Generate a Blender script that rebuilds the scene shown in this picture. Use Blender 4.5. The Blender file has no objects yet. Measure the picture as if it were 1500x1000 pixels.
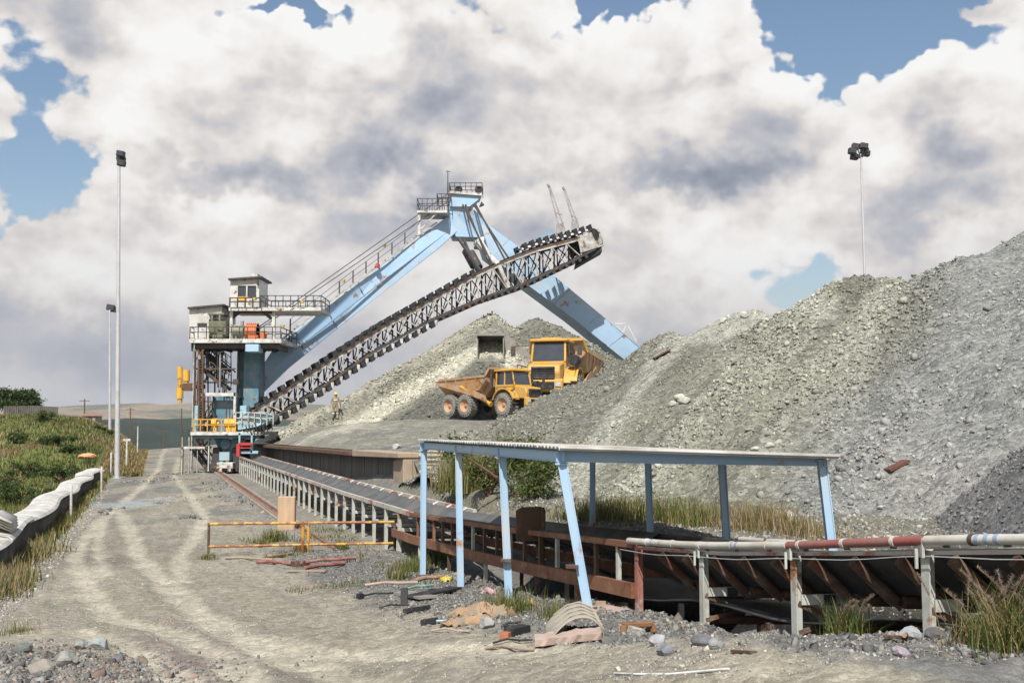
import bpy, math, random
import numpy as np
from mathutils import Vector, Matrix
random.seed(7); rng = np.random.default_rng(11)
S = bpy.context.scene
COL = S.collection
R = math.radians
# ---------------------------------------------------------------- camera, sky, sun, exposure
CAMZ = 3.0; FPX = 1500.0; TILT = math.atan(125/1500)
cam_d = bpy.data.cameras.new('camera'); cam = bpy.data.objects.new('camera', cam_d); COL.objects.link(cam)
cam.location = (0, 0, CAMZ); cam.rotation_euler = (math.pi/2+TILT, 0, 0)
cam_d.sensor_width = 36; cam_d.lens = 36; cam_d.clip_start = .1; cam_d.clip_end = 20000
S.camera = cam
SUN_EL, SUN_AZ = R(50), R(7)          # the sun stands behind the camera, a little to the left
to_sun = Vector((-math.sin(SUN_AZ)*math.cos(SUN_EL), -math.cos(SUN_AZ)*math.cos(SUN_EL), math.sin(SUN_EL)))
sl = bpy.data.lights.new('sun', 'SUN'); sl.energy = 5.0; sl.angle = R(.5); sl.color = (1, .955, .89)
so = bpy.data.objects.new('sun', sl); COL.objects.link(so); so.rotation_euler = to_sun.to_track_quat('Z', 'Y').to_euler()
S.view_settings.view_transform = 'Standard'; S.view_settings.look = 'None'
S.view_settings.exposure = 0.25; S.view_settings.gamma = 1.0
try: S.view_settings.use_curve_mapping = False
except Exception: pass

def px(x, y, d):
    u = x-750; v = 500-y
    a = FPX*math.cos(TILT)-v*math.sin(TILT); c = FPX*math.sin(TILT)+v*math.cos(TILT)
    return Vector((u*d/a, d, CAMZ+c*d/a))
def pz(x, y, z):
    u = x-750; v = 500-y
    a = FPX*math.cos(TILT)-v*math.sin(TILT); c = FPX*math.sin(TILT)+v*math.cos(TILT)
    t = (z-CAMZ)/c
    return Vector((u*t, a*t, z))
def sd(s, d, z=0): return Vector((s-.349*d, d, z))     # s: distance to the right of the road line, d: depth

W = bpy.data.worlds.new('World'); S.world = W; W.use_nodes = True
def build_sky():
    nt = W.node_tree; N = nt.nodes; L = nt.links; N.clear()
    out = N.new('ShaderNodeOutputWorld'); bg = N.new('ShaderNodeBackground'); bg.inputs[1].default_value = .82
    tc = N.new('ShaderNodeTexCoord')
    def M(op, a, b=None, c=None, clamp=False):
        n = N.new('ShaderNodeMath'); n.operation = op; n.use_clamp = clamp
        for i, v in enumerate((a, b, c)):
            if v is None: continue
            if isinstance(v, (int, float)): n.inputs[i].default_value = v
            else: L.new(v, n.inputs[i])
        return n.outputs[0]
    def VM(op, a, b):
        n = N.new('ShaderNodeVectorMath'); n.operation = op
        for i, v in enumerate((a, b)):
            if isinstance(v, (tuple, list)): n.inputs[i].default_value = v
            else: L.new(v, n.inputs[i])
        return n.outputs['Value'] if op in ('LENGTH', 'DOT_PRODUCT') else n.outputs['Vector']
    def SS(v, a, b, lo=0, hi=1):
        n = N.new('ShaderNodeMapRange'); n.interpolation_type = 'SMOOTHSTEP'
        L.new(v, n.inputs[0]); n.inputs[1].default_value = a; n.inputs[2].default_value = b
        n.inputs[3].default_value = lo; n.inputs[4].default_value = hi
        return n.outputs[0]
    def noise(vec, scale, detail, rough=.5, dist=0, lac=2.0):
        n = N.new('ShaderNodeTexNoise'); L.new(vec, n.inputs['Vector'])
        n.inputs['Scale'].default_value = scale; n.inputs['Detail'].default_value = detail
        n.inputs['Roughness'].default_value = rough; n.inputs['Distortion'].default_value = dist
        n.inputs['Lacunarity'].default_value = lac
        return n.outputs[0]
    def blobs(vec, lst):
        acc = None
        for (x, y, rx, ry, w) in lst:
            c = (px(x, y, 1000)-Vector((0, 0, CAMZ))).normalized()
            dv = VM('SUBTRACT', vec, tuple(c))
            dv = VM('MULTIPLY', dv, (FPX/rx, FPX/rx, FPX/ry))
            g = SS(VM('LENGTH', dv, (0, 0, 0)), 0, 1.0, w, 0)
            acc = g if acc is None else M('ADD', acc, g)
        return acc
    sky = N.new('ShaderNodeTexSky'); sky.sky_type = 'NISHITA'; sky.sun_disc = False
    sky.sun_elevation = SUN_EL; sky.sun_rotation = math.pi+SUN_AZ; sky.air_density = 1.2; sky.dust_density = 1.0; sky.ozone_density = 1.5
    skm = N.new('ShaderNodeVectorMath'); skm.operation = 'SCALE'; L.new(sky.outputs[0], skm.inputs[0]); skm.inputs['Scale'].default_value = 0.118
    p0 = tc.outputs['Generated']
    # domain warp
    wn = N.new('ShaderNodeTexNoise'); L.new(p0, wn.inputs['Vector']); wn.inputs['Scale'].default_value = 7; wn.inputs['Detail'].default_value = 3
    wv = VM('SUBTRACT', wn.outputs['Color'], (.5, .5, .5)); wv = VM('MULTIPLY', wv, (.03, .03, .025))
    p = VM('ADD', p0, wv)
    BIAS = [  # where cloud banks stand (+) and where the blue shows through (-)
        (330, 110, 330, 150, .55), (700, 130, 420, 170, .5), (1040, 90, 210, 130, .7), (1010, 200, 330, 130, .4), (1400, 190, 260, 140, .65), (1150, 340, 420, 110, .15),
        (450, 340, 600, 160, .45), (150, 420, 300, 130, .3), (1250, 330, 300, 90, .25), (1480, 280, 160, 130, .3),
        (400, 12, 190, 42, -.95), (60, 100, 130, 95, -.55), (45, 250, 110, 110, -.75), (890, 5, 75, 55, -.85), (1270, 30, 190, 120, -1.25),
        (1215, 150, 60, 75, -.6), (1130, 390, 170, 55, -.22), (1110, 262, 140, 70, .5), (790, 300, 120, 80, .3), (0, 330, 60, 60, -.4),
        (110, 20, 150, 50, .5), (1450, 20, 120, 40, .7)]
    DARK = [(660, 125, 210, 85, .15), (560, 150, 130, 50, .12), (790, 180, 160, 50, .14), (620, 245, 420, 48, .30), (1060, 258, 260, 42, .30), (330, 265, 260, 45, .40), (140, 300, 120, 45, .2),
        (90, 500, 480, 95, .46), (700, 530, 700, 80, .16), (1370, 285, 240, 50, .30), (1440, 235, 120, 50, .18), (60, 40, 150, 60, .08), (1120, 170, 90, 90, .1), (480, 410, 260, 40, .16), (1000, 400, 200, 30, .1),
        (230, 90, 190, 90, -.26), (420, 50, 120, 60, -.16), (160, 190, 90, 60, -.14), (560, 25, 170, 50, -.24), (790, 45, 90, 70, -.18), (1030, 60, 150, 90, -.24), (1150, 110, 60, 90, -.16), (1390, 120, 190, 75, -.24), (1300, 190, 90, 60, -.15),
        (330, 330, 330, 45, -.22), (690, 285, 220, 42, -.26), (980, 315, 300, 45, -.20), (1230, 300, 120, 40, -.14), (120, 400, 160, 50, -.12), (700, 390, 420, 40, -.06), (1250, 395, 160, 40, -.16)]
    wb = N.new('ShaderNodeTexNoise'); L.new(p0, wb.inputs['Vector']); wb.inputs['Scale'].default_value = 11; wb.inputs['Detail'].default_value = 4; wb.inputs['Roughness'].default_value = .6
    pb = VM('ADD', p0, VM('MULTIPLY', VM('SUBTRACT', wb.outputs['Color'], (.5, .5, .5)), (.19, .1, .15)))
    bias = blobs(pb, BIAS)
    def vor(vec, scale, det, rough):
        n = N.new('ShaderNodeTexVoronoi'); n.feature = 'F1'; L.new(vec, n.inputs['Vector']); n.inputs['Scale'].default_value = scale
        n.inputs['Detail'].default_value = det; n.inputs['Roughness'].default_value = rough; n.normalize = True; return n.outputs['Distance']
    def dens(vec):
        v = VM('MULTIPLY', vec, (1, 1, 1.35))
        n1 = noise(v, 6.0, 7, .55)
        v1 = vor(v, 12.0, 3, .62)
        return M('ADD', M('MULTIPLY', M('SUBTRACT', n1, .5), 2.3), M('MULTIPLY', M('SUBTRACT', .33, v1), 1.75))
    def low(vec): return noise(VM('MULTIPLY', vec, (1, 1, 1.5)), 6.0, 2, .5)
    d0 = dens(p)
    d1 = dens(VM('ADD', p, (-.006, 0, .014)))
    D = M('ADD', M('ADD', d0, bias), .28)
    sep = N.new('ShaderNodeSeparateXYZ'); L.new(p0, sep.inputs[0]); z = sep.outputs[2]
    D = M('ADD', D, SS(z, .02, .14, .5, 0))            # cloud closes up towards the horizon
    D = M('SUBTRACT', D, SS(z, .42, .8, 0, 1.1))
    cover = SS(D, .02, .20)
    relief = M('MULTIPLY', M('SUBTRACT', d0, d1), .62)
    big = M('MULTIPLY', M('SUBTRACT', low(p), low(VM('ADD', p, (-.02, 0, .06)))), 1.5)
    relief = M('MULTIPLY', M('ADD', relief, big), SS(z, .0, .12, .3, 1))
    edge = SS(D, .1, 1.2, .14, -.05)                      # thin rims are brighter than thick hearts
    Lm = M('ADD', M('ADD', .645, relief), edge)
    Lm = M('SUBTRACT', Lm, blobs(pb, DARK))
    Lm = M('ADD', Lm, M('MULTIPLY', M('SUBTRACT', noise(p, 3.2, 2), .5), .08), clamp=True)
    cr = N.new('ShaderNodeValToRGB'); L.new(Lm, cr.inputs[0]); e = cr.color_ramp.elements
    e[0].position = 0; e[0].color = (.26, .29, .36, 1); e[1].position = 1; e[1].color = (.97, .965, .955, 1)
    for q, c in ((.22, (.37, .395, .46, 1)), (.45, (.54, .545, .585, 1)), (.64, (.745, .705, .685, 1)), (.82, (.90, .875, .84, 1))):
        k = e.new(q); k.color = c
    mx = N.new('ShaderNodeMix'); mx.data_type = 'RGBA'
    L.new(cover, mx.inputs[0]); L.new(skm.outputs[0], mx.inputs[6]); L.new(cr.outputs[0], mx.inputs[7])
    # warm grey veil low over the horizon
    hz = N.new('ShaderNodeMix'); hz.data_type = 'RGBA'; L.new(SS(z, -.02, .24, .66, 0), hz.inputs[0])
    L.new(mx.outputs[2], hz.inputs[6]); hz.inputs[7].default_value = (.50, .51, .545, 1)
    L.new(hz.outputs[2], bg.inputs[0]); L.new(bg.outputs[0], out.inputs[0])
build_sky()
# ---------------------------------------------------------------- noise in numpy
def _h(ix, iy, seed):
    a = (ix.astype(np.int64)*374761393+iy.astype(np.int64)*668265263+seed*1274126177) & 0xffffffff
    a = ((a ^ (a >> 13))*1274126177) & 0xffffffff
    a = ((a ^ (a >> 16))*2246822519) & 0xffffffff
    return ((a ^ (a >> 15)) & 0xffffff)/float(0xffffff)
def vn(x, y, seed=0):
    ix = np.floor(x); iy = np.floor(y); fx = x-ix; fy = y-iy
    ix = ix.astype(np.int64); iy = iy.astype(np.int64)
    ux = fx*fx*(3-2*fx); uy = fy*fy*(3-2*fy)
    a = _h(ix, iy, seed); b = _h(ix+1, iy, seed); c = _h(ix, iy+1, seed); d = _h(ix+1, iy+1, seed)
    return (a*(1-ux)+b*ux)*(1-uy)+(c*(1-ux)+d*ux)*uy
def fbm(x, y, octv=4, seed=0, g=.5):
    t = 0; a = 1.; n = 0
    for i in range(octv):
        t = t+a*(vn(x, y, seed+i*17)-.5)*2; n += a; a *= g
        x, y = (x*1.6+y*1.2)+7.3, (y*1.6-x*1.2)+3.1
    return t/n
def worley(x, y, seed=0):
    ix = np.floor(x).astype(np.int64); iy = np.floor(y).astype(np.int64)
    best = np.full(x.shape, 9.); bid = np.zeros(x.shape)
    for i in (-1, 0, 1):
        for j in (-1, 0, 1):
            cx = ix+i; cy = iy+j
            px_ = cx+_h(cx, cy, seed); py_ = cy+_h(cx, cy, seed+5)
            d = (px_-x)**2+(py_-y)**2; m = d < best
            best = np.where(m, d, best); bid = np.where(m, _h(cx, cy, seed+9), bid)
    return np.sqrt(best), bid
def ss(x, a, b):
    t = np.clip((x-a)/(b-a), 0, 1); return t*t*(3-2*t)
# ---------------------------------------------------------------- materials
def principled(name):
    m = bpy.data.materials.new(name); m.use_nodes = True
    nt = m.node_tree; return m, nt, nt.nodes['Principled BSDF']
def mk(name, base, var=.12, scale=2.5, rough=.55, metal=0., rust=0., rustcol=(.16, .065, .03), rscale=3., dirt=0., dirtcol=(.25, .23, .19), bump=.08, bscale=25, stretch=(1, 1, 1), spec=.5):
    m, nt, b = principled(name); N = nt.nodes; L = nt.links
    tc = N.new('ShaderNodeTexCoord'); mp = N.new('ShaderNodeMapping'); L.new(tc.outputs['Object'], mp.inputs[0]); mp.inputs['Scale'].default_value = stretch
    def noise(sc, det, rg=.6, off=0):
        n = N.new('ShaderNodeTexNoise'); n.noise_dimensions = '4D'; L.new(mp.outputs[0], n.inputs['Vector'])
        n.inputs['W'].default_value = off; n.inputs['Scale'].default_value = sc; n.inputs['Detail'].default_value = det; n.inputs['Roughness'].default_value = rg
        return n.outputs[0]
    def mix(f, a, c):
        x = N.new('ShaderNodeMix'); x.data_type = 'RGBA'; L.new(f, x.inputs[0])
        for i, v in ((6, a), (7, c)):
            if isinstance(v, tuple): x.inputs[i].default_value = (*v[:3], 1)
            else: L.new(v, x.inputs[i])
        return x.outputs[2]
    def ramp(v, a, c):
        x = N.new('ShaderNodeMapRange'); L.new(v, x.inputs[0]); x.inputs[1].default_value = a; x.inputs[2].default_value = c; return x.outputs[0]
    lo = tuple(c*(1-var) for c in base); hi = tuple(min(1, c*(1+var)) for c in base)
    col = mix(ramp(noise(scale, 5), .3, .7), lo, hi)
    if dirt > 0:
        col = mix(ramp(noise(scale*1.7, 6, .65, 3.1), .62-dirt*.4, .80-dirt*.3), col, dirtcol)
    if rust > 0:
        f = ramp(noise(rscale, 7, .68, 7.7), .68-rust*.36, .73-rust*.34)
        rc = mix(ramp(noise(rscale*4, 4, .6, 1.3), .3, .7), tuple(c*.6 for c in rustcol), tuple(c*1.5 for c in rustcol))
        col = mix(f, col, rc)
    L.new(col, b.inputs['Base Color'])
    rr = N.new('ShaderNodeMapRange'); L.new(noise(scale*3, 4, .6, 5.), rr.inputs[0]); rr.inputs[3].default_value = max(0, rough-.12); rr.inputs[4].default_value = min(1, rough+.18)
    L.new(rr.outputs[0], b.inputs['Roughness'])
    b.inputs['Metallic'].default_value = metal; b.inputs['Specular IOR Level'].default_value = spec
    if bump > 0:
        bp = N.new('ShaderNodeBump'); bp.inputs['Strength'].default_value = bump*3; bp.inputs['Distance'].default_value = .02
        L.new(noise(bscale, 6, .65, 9.), bp.inputs['Height']); L.new(bp.outputs[0], b.inputs['Normal'])
    return m
def ground_mat(name, gscale=14., bump=.5, dist=.06, fine=1., spec=.15, contrast=.42):
    """vertex colour zones of the soil, broken up by grit and stones"""
    m, nt, b = principled(name); N = nt.nodes; L = nt.links
    at = N.new('ShaderNodeAttribute'); at.attribute_name = 'Col'
    tc = N.new('ShaderNodeTexCoord')
    def noise(sc, det, rg=.6):
        n = N.new('ShaderNodeTexNoise'); L.new(tc.outputs['Object'], n.inputs['Vector'])
        n.inputs['Scale'].default_value = sc; n.inputs['Detail'].default_value = det; n.inputs['Roughness'].default_value = rg; return n.outputs[0]
    def vor(sc):
        n = N.new('ShaderNodeTexVoronoi'); L.new(tc.outputs['Object'], n.inputs['Vector']); n.inputs['Scale'].default_value = sc; return n
    v1 = vor(gscale); v2 = vor(gscale*3.1)
    def mr(v, a, c, lo, hi):
        x = N.new('ShaderNodeMapRange'); L.new(v, x.inputs[0]); x.inputs[1].default_value = a; x.inputs[2].default_value = c
        x.inputs[3].default_value = lo; x.inputs[4].default_value = hi; return x.outputs[0]
    def mul(a, c):
        x = N.new('ShaderNodeMath'); x.operation = 'MULTIPLY'; L.new(a, x.inputs[0]); L.new(c, x.inputs[1]); return x.outputs[0]
    sep = N.new('ShaderNodeSeparateColor'); L.new(v1.outputs['Color'], sep.inputs[0])
    sep2 = N.new('ShaderNodeSeparateColor'); L.new(v2.outputs['Color'], sep2.inputs[0])
    k = mul(mr(sep.outputs[0], 0, 1, 1-contrast*.6, 1+contrast*.6), mr(sep2.outputs[0], 0, 1, 1-contrast*.5, 1+contrast*.5))
    k = mul(k, mr(noise(1.1, 6, .65), .3, .7, .84, 1.16)); k = mul(k, mr(noise(9, 6, .7), .3, .7, .82, 1.18)); k = mul(k, mr(noise(75, 3, .8), .32, .68, 1-.34*fine, 1+.34*fine))
    sc = N.new('ShaderNodeVectorMath'); sc.operation = 'SCALE'; L.new(at.outputs['Color'], sc.inputs[0]); L.new(k, sc.inputs['Scale'])
    L.new(sc.outputs[0], b.inputs['Base Color']); b.inputs['Roughness'].default_value = .92; b.inputs['Specular IOR Level'].default_value = spec
    ad = N.new('ShaderNodeMath'); ad.operation = 'ADD'; L.new(mr(v1.outputs['Distance'], 0, .7, 1, 0), ad.inputs[0]); L.new(mr(v2.outputs['Distance'], 0, .7, .4*fine, 0), ad.inputs[1])
    ad2 = N.new('ShaderNodeMath'); ad2.operation = 'ADD'; L.new(ad.outputs[0], ad2.inputs[0]); L.new(noise(30, 6, .7), ad2.inputs[1])
    bp = N.new('ShaderNodeBump'); bp.inputs['Strength'].default_value = bump; bp.inputs['Distance'].default_value = dist
    L.new(ad2.outputs[0], bp.inputs['Height']); L.new(bp.outputs[0], b.inputs['Normal'])
    return m
def rock_mat(name, base, var=.3):
    """per-stone colour from a vertex attribute"""
    m, nt, b = principled(name); N = nt.nodes; L = nt.links
    at = N.new('ShaderNodeAttribute'); at.attribute_name = 'Col'
    tc = N.new('ShaderNodeTexCoord'); n = N.new('ShaderNodeTexNoise'); L.new(tc.outputs['Object'], n.inputs['Vector']); n.inputs['Scale'].default_value = 18; n.inputs['Detail'].default_value = 6; n.inputs['Roughness'].default_value = .7
    x = N.new('ShaderNodeMapRange'); L.new(n.outputs[0], x.inputs[0]); x.inputs[1].default_value = .3; x.inputs[2].default_value = .7; x.inputs[3].default_value = .75; x.inputs[4].default_value = 1.25
    sc = N.new('ShaderNodeVectorMath'); sc.operation = 'SCALE'; L.new(at.outputs['Color'], sc.inputs[0]); L.new(x.outputs[0], sc.inputs['Scale'])
    L.new(sc.outputs[0], b.inputs['Base Color']); b.inputs['Roughness'].default_value = .85; b.inputs['Specular IOR Level'].default_value = .2
    bp = N.new('ShaderNodeBump'); bp.inputs['Strength'].default_value = .4; bp.inputs['Distance'].default_value = .03; L.new(n.outputs[0], bp.inputs['Height']); L.new(bp.outputs[0], b.inputs['Normal'])
    return m
def leaf_mat(name, spec=.2):
    m, nt, b = principled(name); N = nt.nodes; L = nt.links
    at = N.new('ShaderNodeAttribute'); at.attribute_name = 'Col'; L.new(at.outputs['Color'], b.inputs['Base Color'])
    b.inputs['Roughness'].default_value = .6; b.inputs['Specular IOR Level'].default_value = spec
    tr = N.new('ShaderNodeBsdfTranslucent'); L.new(at.outputs['Color'], tr.inputs['Color'])
    ms = N.new('ShaderNodeMixShader'); ms.inputs[0].default_value = .3; L.new(b.outputs[0], ms.inputs[1]); L.new(tr.outputs[0], ms.inputs[2])
    L.new(ms.outputs[0], N['Material Output'].inputs['Surface']); return m
# ---------------------------------------------------------------- object helpers
def tag(o, label=None, cat=None, group=None, kind=None):
    if label: o['label'] = label
    if cat: o['category'] = cat
    if group: o['group'] = group
    if kind: o['kind'] = kind
    return o
def thing(name, label, cat, loc=(0, 0, 0), rz=0, group=None):
    o = bpy.data.objects.new(name, None); COL.objects.link(o); o.location = loc; o.rotation_euler = (0, 0, rz); o.empty_display_size = .2
    return tag(o, label, cat, group)
def org(o):
    v = Vector(o.location)
    while o.parent is not None: o = o.parent; v += Vector(o.location)
    return v
def npmesh(name, co, faces, mat, parent=None, cols=None, smooth=False, loc=None):
    """co Nx3 array, faces Mx3 or Mx4 array; world coordinates (relative to the parent when there is one)"""
    co = np.asarray(co, dtype=np.float64)
    if parent is not None: co = co-np.array(org(parent))
    if loc is not None: co = co-np.array(loc)
    me = bpy.data.meshes.new(name); n = len(co); k = faces.shape[1]; m = len(faces)
    me.vertices.add(n); me.vertices.foreach_set('co', co.astype(np.float32).ravel())
    me.loops.add(m*k); me.loops.foreach_set('vertex_index', faces.astype(np.int32).ravel())
    me.polygons.add(m); me.polygons.foreach_set('loop_start', np.arange(0, m*k, k, dtype=np.int32)); me.polygons.foreach_set('loop_total', np.full(m, k, dtype=np.int32))
    if smooth: me.polygons.foreach_set('use_smooth', np.ones(m, dtype=bool))
    me.update(calc_edges=True)
    if cols is not None:
        a = me.color_attributes.new('Col', 'FLOAT_COLOR', 'POINT')
        c = np.ones((n, 4), dtype=np.float32); c[:, :3] = cols; a.data.foreach_set('color', c.ravel())
    me.materials.append(mat)
    o = bpy.data.objects.new(name, me); COL.objects.link(o); o.parent = parent
    if loc is not None: o.location = loc
    return o
class MB:
    def __init__(s): s.v = []; s.f = []
    def quadbox(s, c8):
        b = len(s.v); s.v += [tuple(c) for c in c8]
        for f in ((0, 3, 2, 1), (4, 5, 6, 7), (0, 1, 5, 4), (1, 2, 6, 5), (2, 3, 7, 6), (3, 0, 4, 7)): s.f.append(tuple(b+i for i in f))
        return s
    def box(s, c, size, rot=None):
        hx, hy, hz = size[0]/2, size[1]/2, size[2]/2; c = Vector(c); pts = []
        for (x, y, z) in ((-1, -1, -1), (1, -1, -1), (1, 1, -1), (-1, 1, -1), (-1, -1, 1), (1, -1, 1), (1, 1, 1), (-1, 1, 1)):
            p = Vector((x*hx, y*hy, z*hz))
            if rot is not None: p = rot @ p
            pts.append(c+p)
        return s.quadbox(pts)
    def beam(s, p, q, w, h, up=(0, 0, 1)):
        """box from p to q, w across, h along 'up'"""
        p = Vector(p); q = Vector(q); d = (q-p).normalized(); u = Vector(up)
        if abs(d.dot(u)) > .99: u = Vector((0, 1, 0))
        a = d.cross(u).normalized(); u = a.cross(d).normalized(); a *= w/2; u *= h/2
        return s.quadbox([p-a-u, p+a-u, q+a-u, q-a-u, p-a+u, p+a+u, q+a+u, q-a+u])
    def tube(s, p, q, r1, r2=None, n=10, caps=True):
        if r2 is None: r2 = r1
        p = Vector(p); q = Vector(q); d = (q-p).normalized(); u = Vector((0, 0, 1)) if abs(d.z) < .95 else Vector((1, 0, 0))
        a = d.cross(u).normalized(); u = a.cross(d).normalized(); b = len(s.v)
        for (c, r) in ((p, r1), (q, r2)):
            for i in range(n):
                t = 2*math.pi*i/n; s.v.append(tuple(c+a*(r*math.cos(t))+u*(r*math.sin(t))))
        for i in range(n):
            j = (i+1) % n; s.f.append((b+i, b+j, b+n+j, b+n+i))
        if caps: s.f.append(tuple(b+i for i in range(n))[::-1]); s.f.append(tuple(b+n+i for i in range(n)))
        return s
    def path(s, pts, r, n=8):
        pts = [Vector(p) for p in pts]; b = len(s.v); prev = None
        for k, p in enumerate(pts):
            d = (pts[min(k+1, len(pts)-1)]-pts[max(k-1, 0)]).normalized(); u = Vector((0, 0, 1)) if abs(d.z) < .9 else Vector((1, 0, 0))
            a = d.cross(u).normalized(); u = a.cross(d).normalized(); rr = r[k] if isinstance(r, (list, tuple)) else r
            for i in range(n):
                t = 2*math.pi*i/n; s.v.append(tuple(p+a*(rr*math.cos(t))+u*(rr*math.sin(t))))
        for k in range(len(pts)-1):
            for i in range(n):
                j = (i+1) % n; s.f.append((b+k*n+i, b+k*n+j, b+(k+1)*n+j, b+(k+1)*n+i))
        s.f.append(tuple(b+i for i in range(n))[::-1]); e = b+(len(pts)-1)*n; s.f.append(tuple(e+i for i in range(n)))
        return s
    def prism(s, poly, ext):
        """polygon of 3D points, pushed along ext"""
        e = Vector(ext); b = len(s.v); n = len(poly); s.v += [tuple(p) for p in poly]+[tuple(Vector(p)+e) for p in poly]
        s.f.append(tuple(range(b, b+n))); s.f.append(tuple(range(b+2*n-1, b+n-1, -1)))
        for i in range(n):
            j = (i+1) % n; s.f.append((b+j, b+i, b+n+i, b+n+j))
        return s
    def sheet(s, rows):
        """rows of points, all equally long"""
        b = len(s.v); m = len(rows[0])
        for r in rows: s.v += [tuple(p) for p in r]
        for i in range(len(rows)-1):
            for j in range(m-1): s.f.append((b+i*m+j, b+i*m+j+1, b+(i+1)*m+j+1, b+(i+1)*m+j))
        return s
    def build(s, name, mat, parent=None, origin=None, smooth=False, bevel=0, solid=0, fixn=True):
        o0 = Vector(origin) if origin is not None else (org(parent) if parent is not None else Vector((0, 0, 0)))
        me = bpy.data.meshes.new(name); me.from_pydata([tuple(Vector(v)-o0) for v in s.v], [], s.f)
        if fixn:
            import bmesh
            bm = bmesh.new(); bm.from_mesh(me); bmesh.ops.recalc_face_normals(bm, faces=bm.faces)
            if bevel > 0:
                bmesh.ops.bevel(bm, geom=[e for e in bm.edges if len(e.link_faces) == 2 and e.calc_face_angle(0) > .5], offset=bevel, segments=1, affect='EDGES')
            bm.to_mesh(me); bm.free()
        if smooth:
            for p in me.polygons: p.use_smooth = True
            try: me.set_sharp_from_angle(angle=R(35))
            except Exception: pass
        me.materials.append(mat); o = bpy.data.objects.new(name, me); COL.objects.link(o); o.parent = parent
        if parent is None and origin is not None: o.location = origin
        if solid: md = o.modifiers.new('thickness', 'SOLIDIFY'); md.thickness = solid; md.offset = 0
        return o
def copy_tree(o, parent=None):
    c = o.copy(); COL.objects.link(c); c.parent = parent
    for ch in [k for k in o.children]: copy_tree(ch, c)
    return c
# ---------------------------------------------------------------- terrain heights
WN = np.array([-3.6, 36.]); WF = np.array([-18.6, 75.]); wdir = (WF-WN)/np.linalg.norm(WF-WN); wnor = np.array([wdir[1], -wdir[0]])
def ground_z(X, Y, fine=True):
    X = np.asarray(X, float); Y = np.asarray(Y, float); s = X+.349*Y
    B = np.interp(Y, [-60, 3, 6.3, 7.5, 9, 11.8, 14, 16.3, 18.5, 25, 35], [1.5, 1.72, 1.64, 1.47, 1.14, .88, .66, .45, .30, .1, 0])
    fs = .66+.34*ss(s, 1.5, 4.2)
    z = B*fs
    # pit under the conveyor, bank behind it
    pit = ss(s, 5.62, 6.0)*(1-ss(s, 7.6, 8.4))*(1-ss(Y, 20, 25))
    z = z-pit*(.85)
    bank = ss(s, 7.9, 8.9)
    z = z+bank*(1.25-np.minimum(B, 1.2)*.95)*(1-ss(Y, 36, 60))
    # left: ditch behind the belt wall, then the grassy rise
    L = ss(-s, 3.4, 5.5)
    z = z-L*.9*(1-ss(Y, 50, 75))-L*(B*fs)*.8
    h = np.interp(s, [-60, -30, -14, -8, -4.5, -1.6], [3.0, 3.2, 3.7, 3.7, 2.6, 0])
    z = z+h*ss(Y, 52, 92)*(1+.12*fbm(X*.12, Y*.08, 3, 3))
    # land falls into a valley beyond the crest
    ed = 125+np.clip(s+2, 0, 30)*3.5
    fall = ss(Y, ed, ed+260)
    z = z*(1-fall)-26*fall+fall*fbm(X*.004, Y*.004, 3, 9)*5
    if fine:
        near = 1-ss(Y, 60, 140)
        z = z+near*(.05*fbm(X*.55, Y*.55, 4, 21)+.02*fbm(X*3., Y*3., 3, 22))
        rough = ss(s, 3.2, 4.6)*(1-ss(Y, 26, 40))+.8*(1-ss(np.hypot(X+5.2, Y-9.6), 1.0, 2.2))
        wv, _ = worley(X*4.5, Y*4.5, 31)
        z = z+near*ss(s, -2.6, -1)*.018*(.6-worley(X*9, Y*9, 33)[0])
        z = z+near*rough*(.07*fbm(X*1.6, Y*1.6, 4, 23)+.05*(.6-wv))
        z = z-.05*track(X, Y)*near+near*ss(Y, 26, 40)*(1-ss(Y, 70, 90))*ss(s, -1.5, .5)*(1-ss(s, 3.2, 4))*.12*fbm(X*1.1, Y*.6, 4, 27)
        z = z+.03*near*ss(s, -2, 4)*(1-ss(Y, 34, 50))*fbm(X*5, Y*5, 2, 25)
    return z
TRK = None
def make_tracks():
    out = []
    for pts, w in (([(395, 1000), (330, 930), (240, 880), (160, 855), (120, 830), (108, 800), (125, 770), (160, 735), (205, 705), (232, 680), (238, 660), (245, 650)], .17),
                   ([(300, 1000), (210, 930), (120, 880)], .15), ([(150, 830), (142, 780), (150, 745)], .13),
                   ([(265, 840), (262, 800), (285, 770), (300, 740), (270, 705), (255, 690), (262, 665)], .17),
                   ([(560, 990), (430, 940), (330, 880), (240, 840), (205, 800), (190, 760), (175, 735)], .2), ([(860, 1000), (640, 950), (470, 930), (380, 900)], .22)):
        out.append((np.array([tuple(pz(x, y, .35 if y < 850 else .85))[:2] for x, y in pts]), w))
    return out
def track(X, Y):
    global TRK
    if TRK is None: TRK = make_tracks()
    t = np.zeros(np.shape(X))
    for P, w in TRK:
        d = np.full(np.shape(X), 99.)
        for i in range(len(P)-1):
            a = P[i]; b = P[i+1]; ab = b-a; u = np.clip(((X-a[0])*ab[0]+(Y-a[1])*ab[1])/(ab@ab), 0, 1)
            d = np.minimum(d, np.hypot(X-a[0]-u*ab[0], Y-a[1]-u*ab[1]))
        for off in (-.0, 1.7):
            if off: d = np.abs(d0-off)
            else: d0 = d
            t = np.maximum(t, (1-ss(d+.10*fbm(X*1.3, Y*1.3, 2, 41)+.04*fbm(X*6, Y*6, 2, 42), w*.3, w*2.0))*(1 if not off else .35))
    return t
def gz(x, y): return float(ground_z(np.array([x]), np.array([y]))[0])
def lerp3(a, b, t): return a*(1-t[..., None])+b*t[..., None]
C3 = lambda *c: np.array(c, float)
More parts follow.
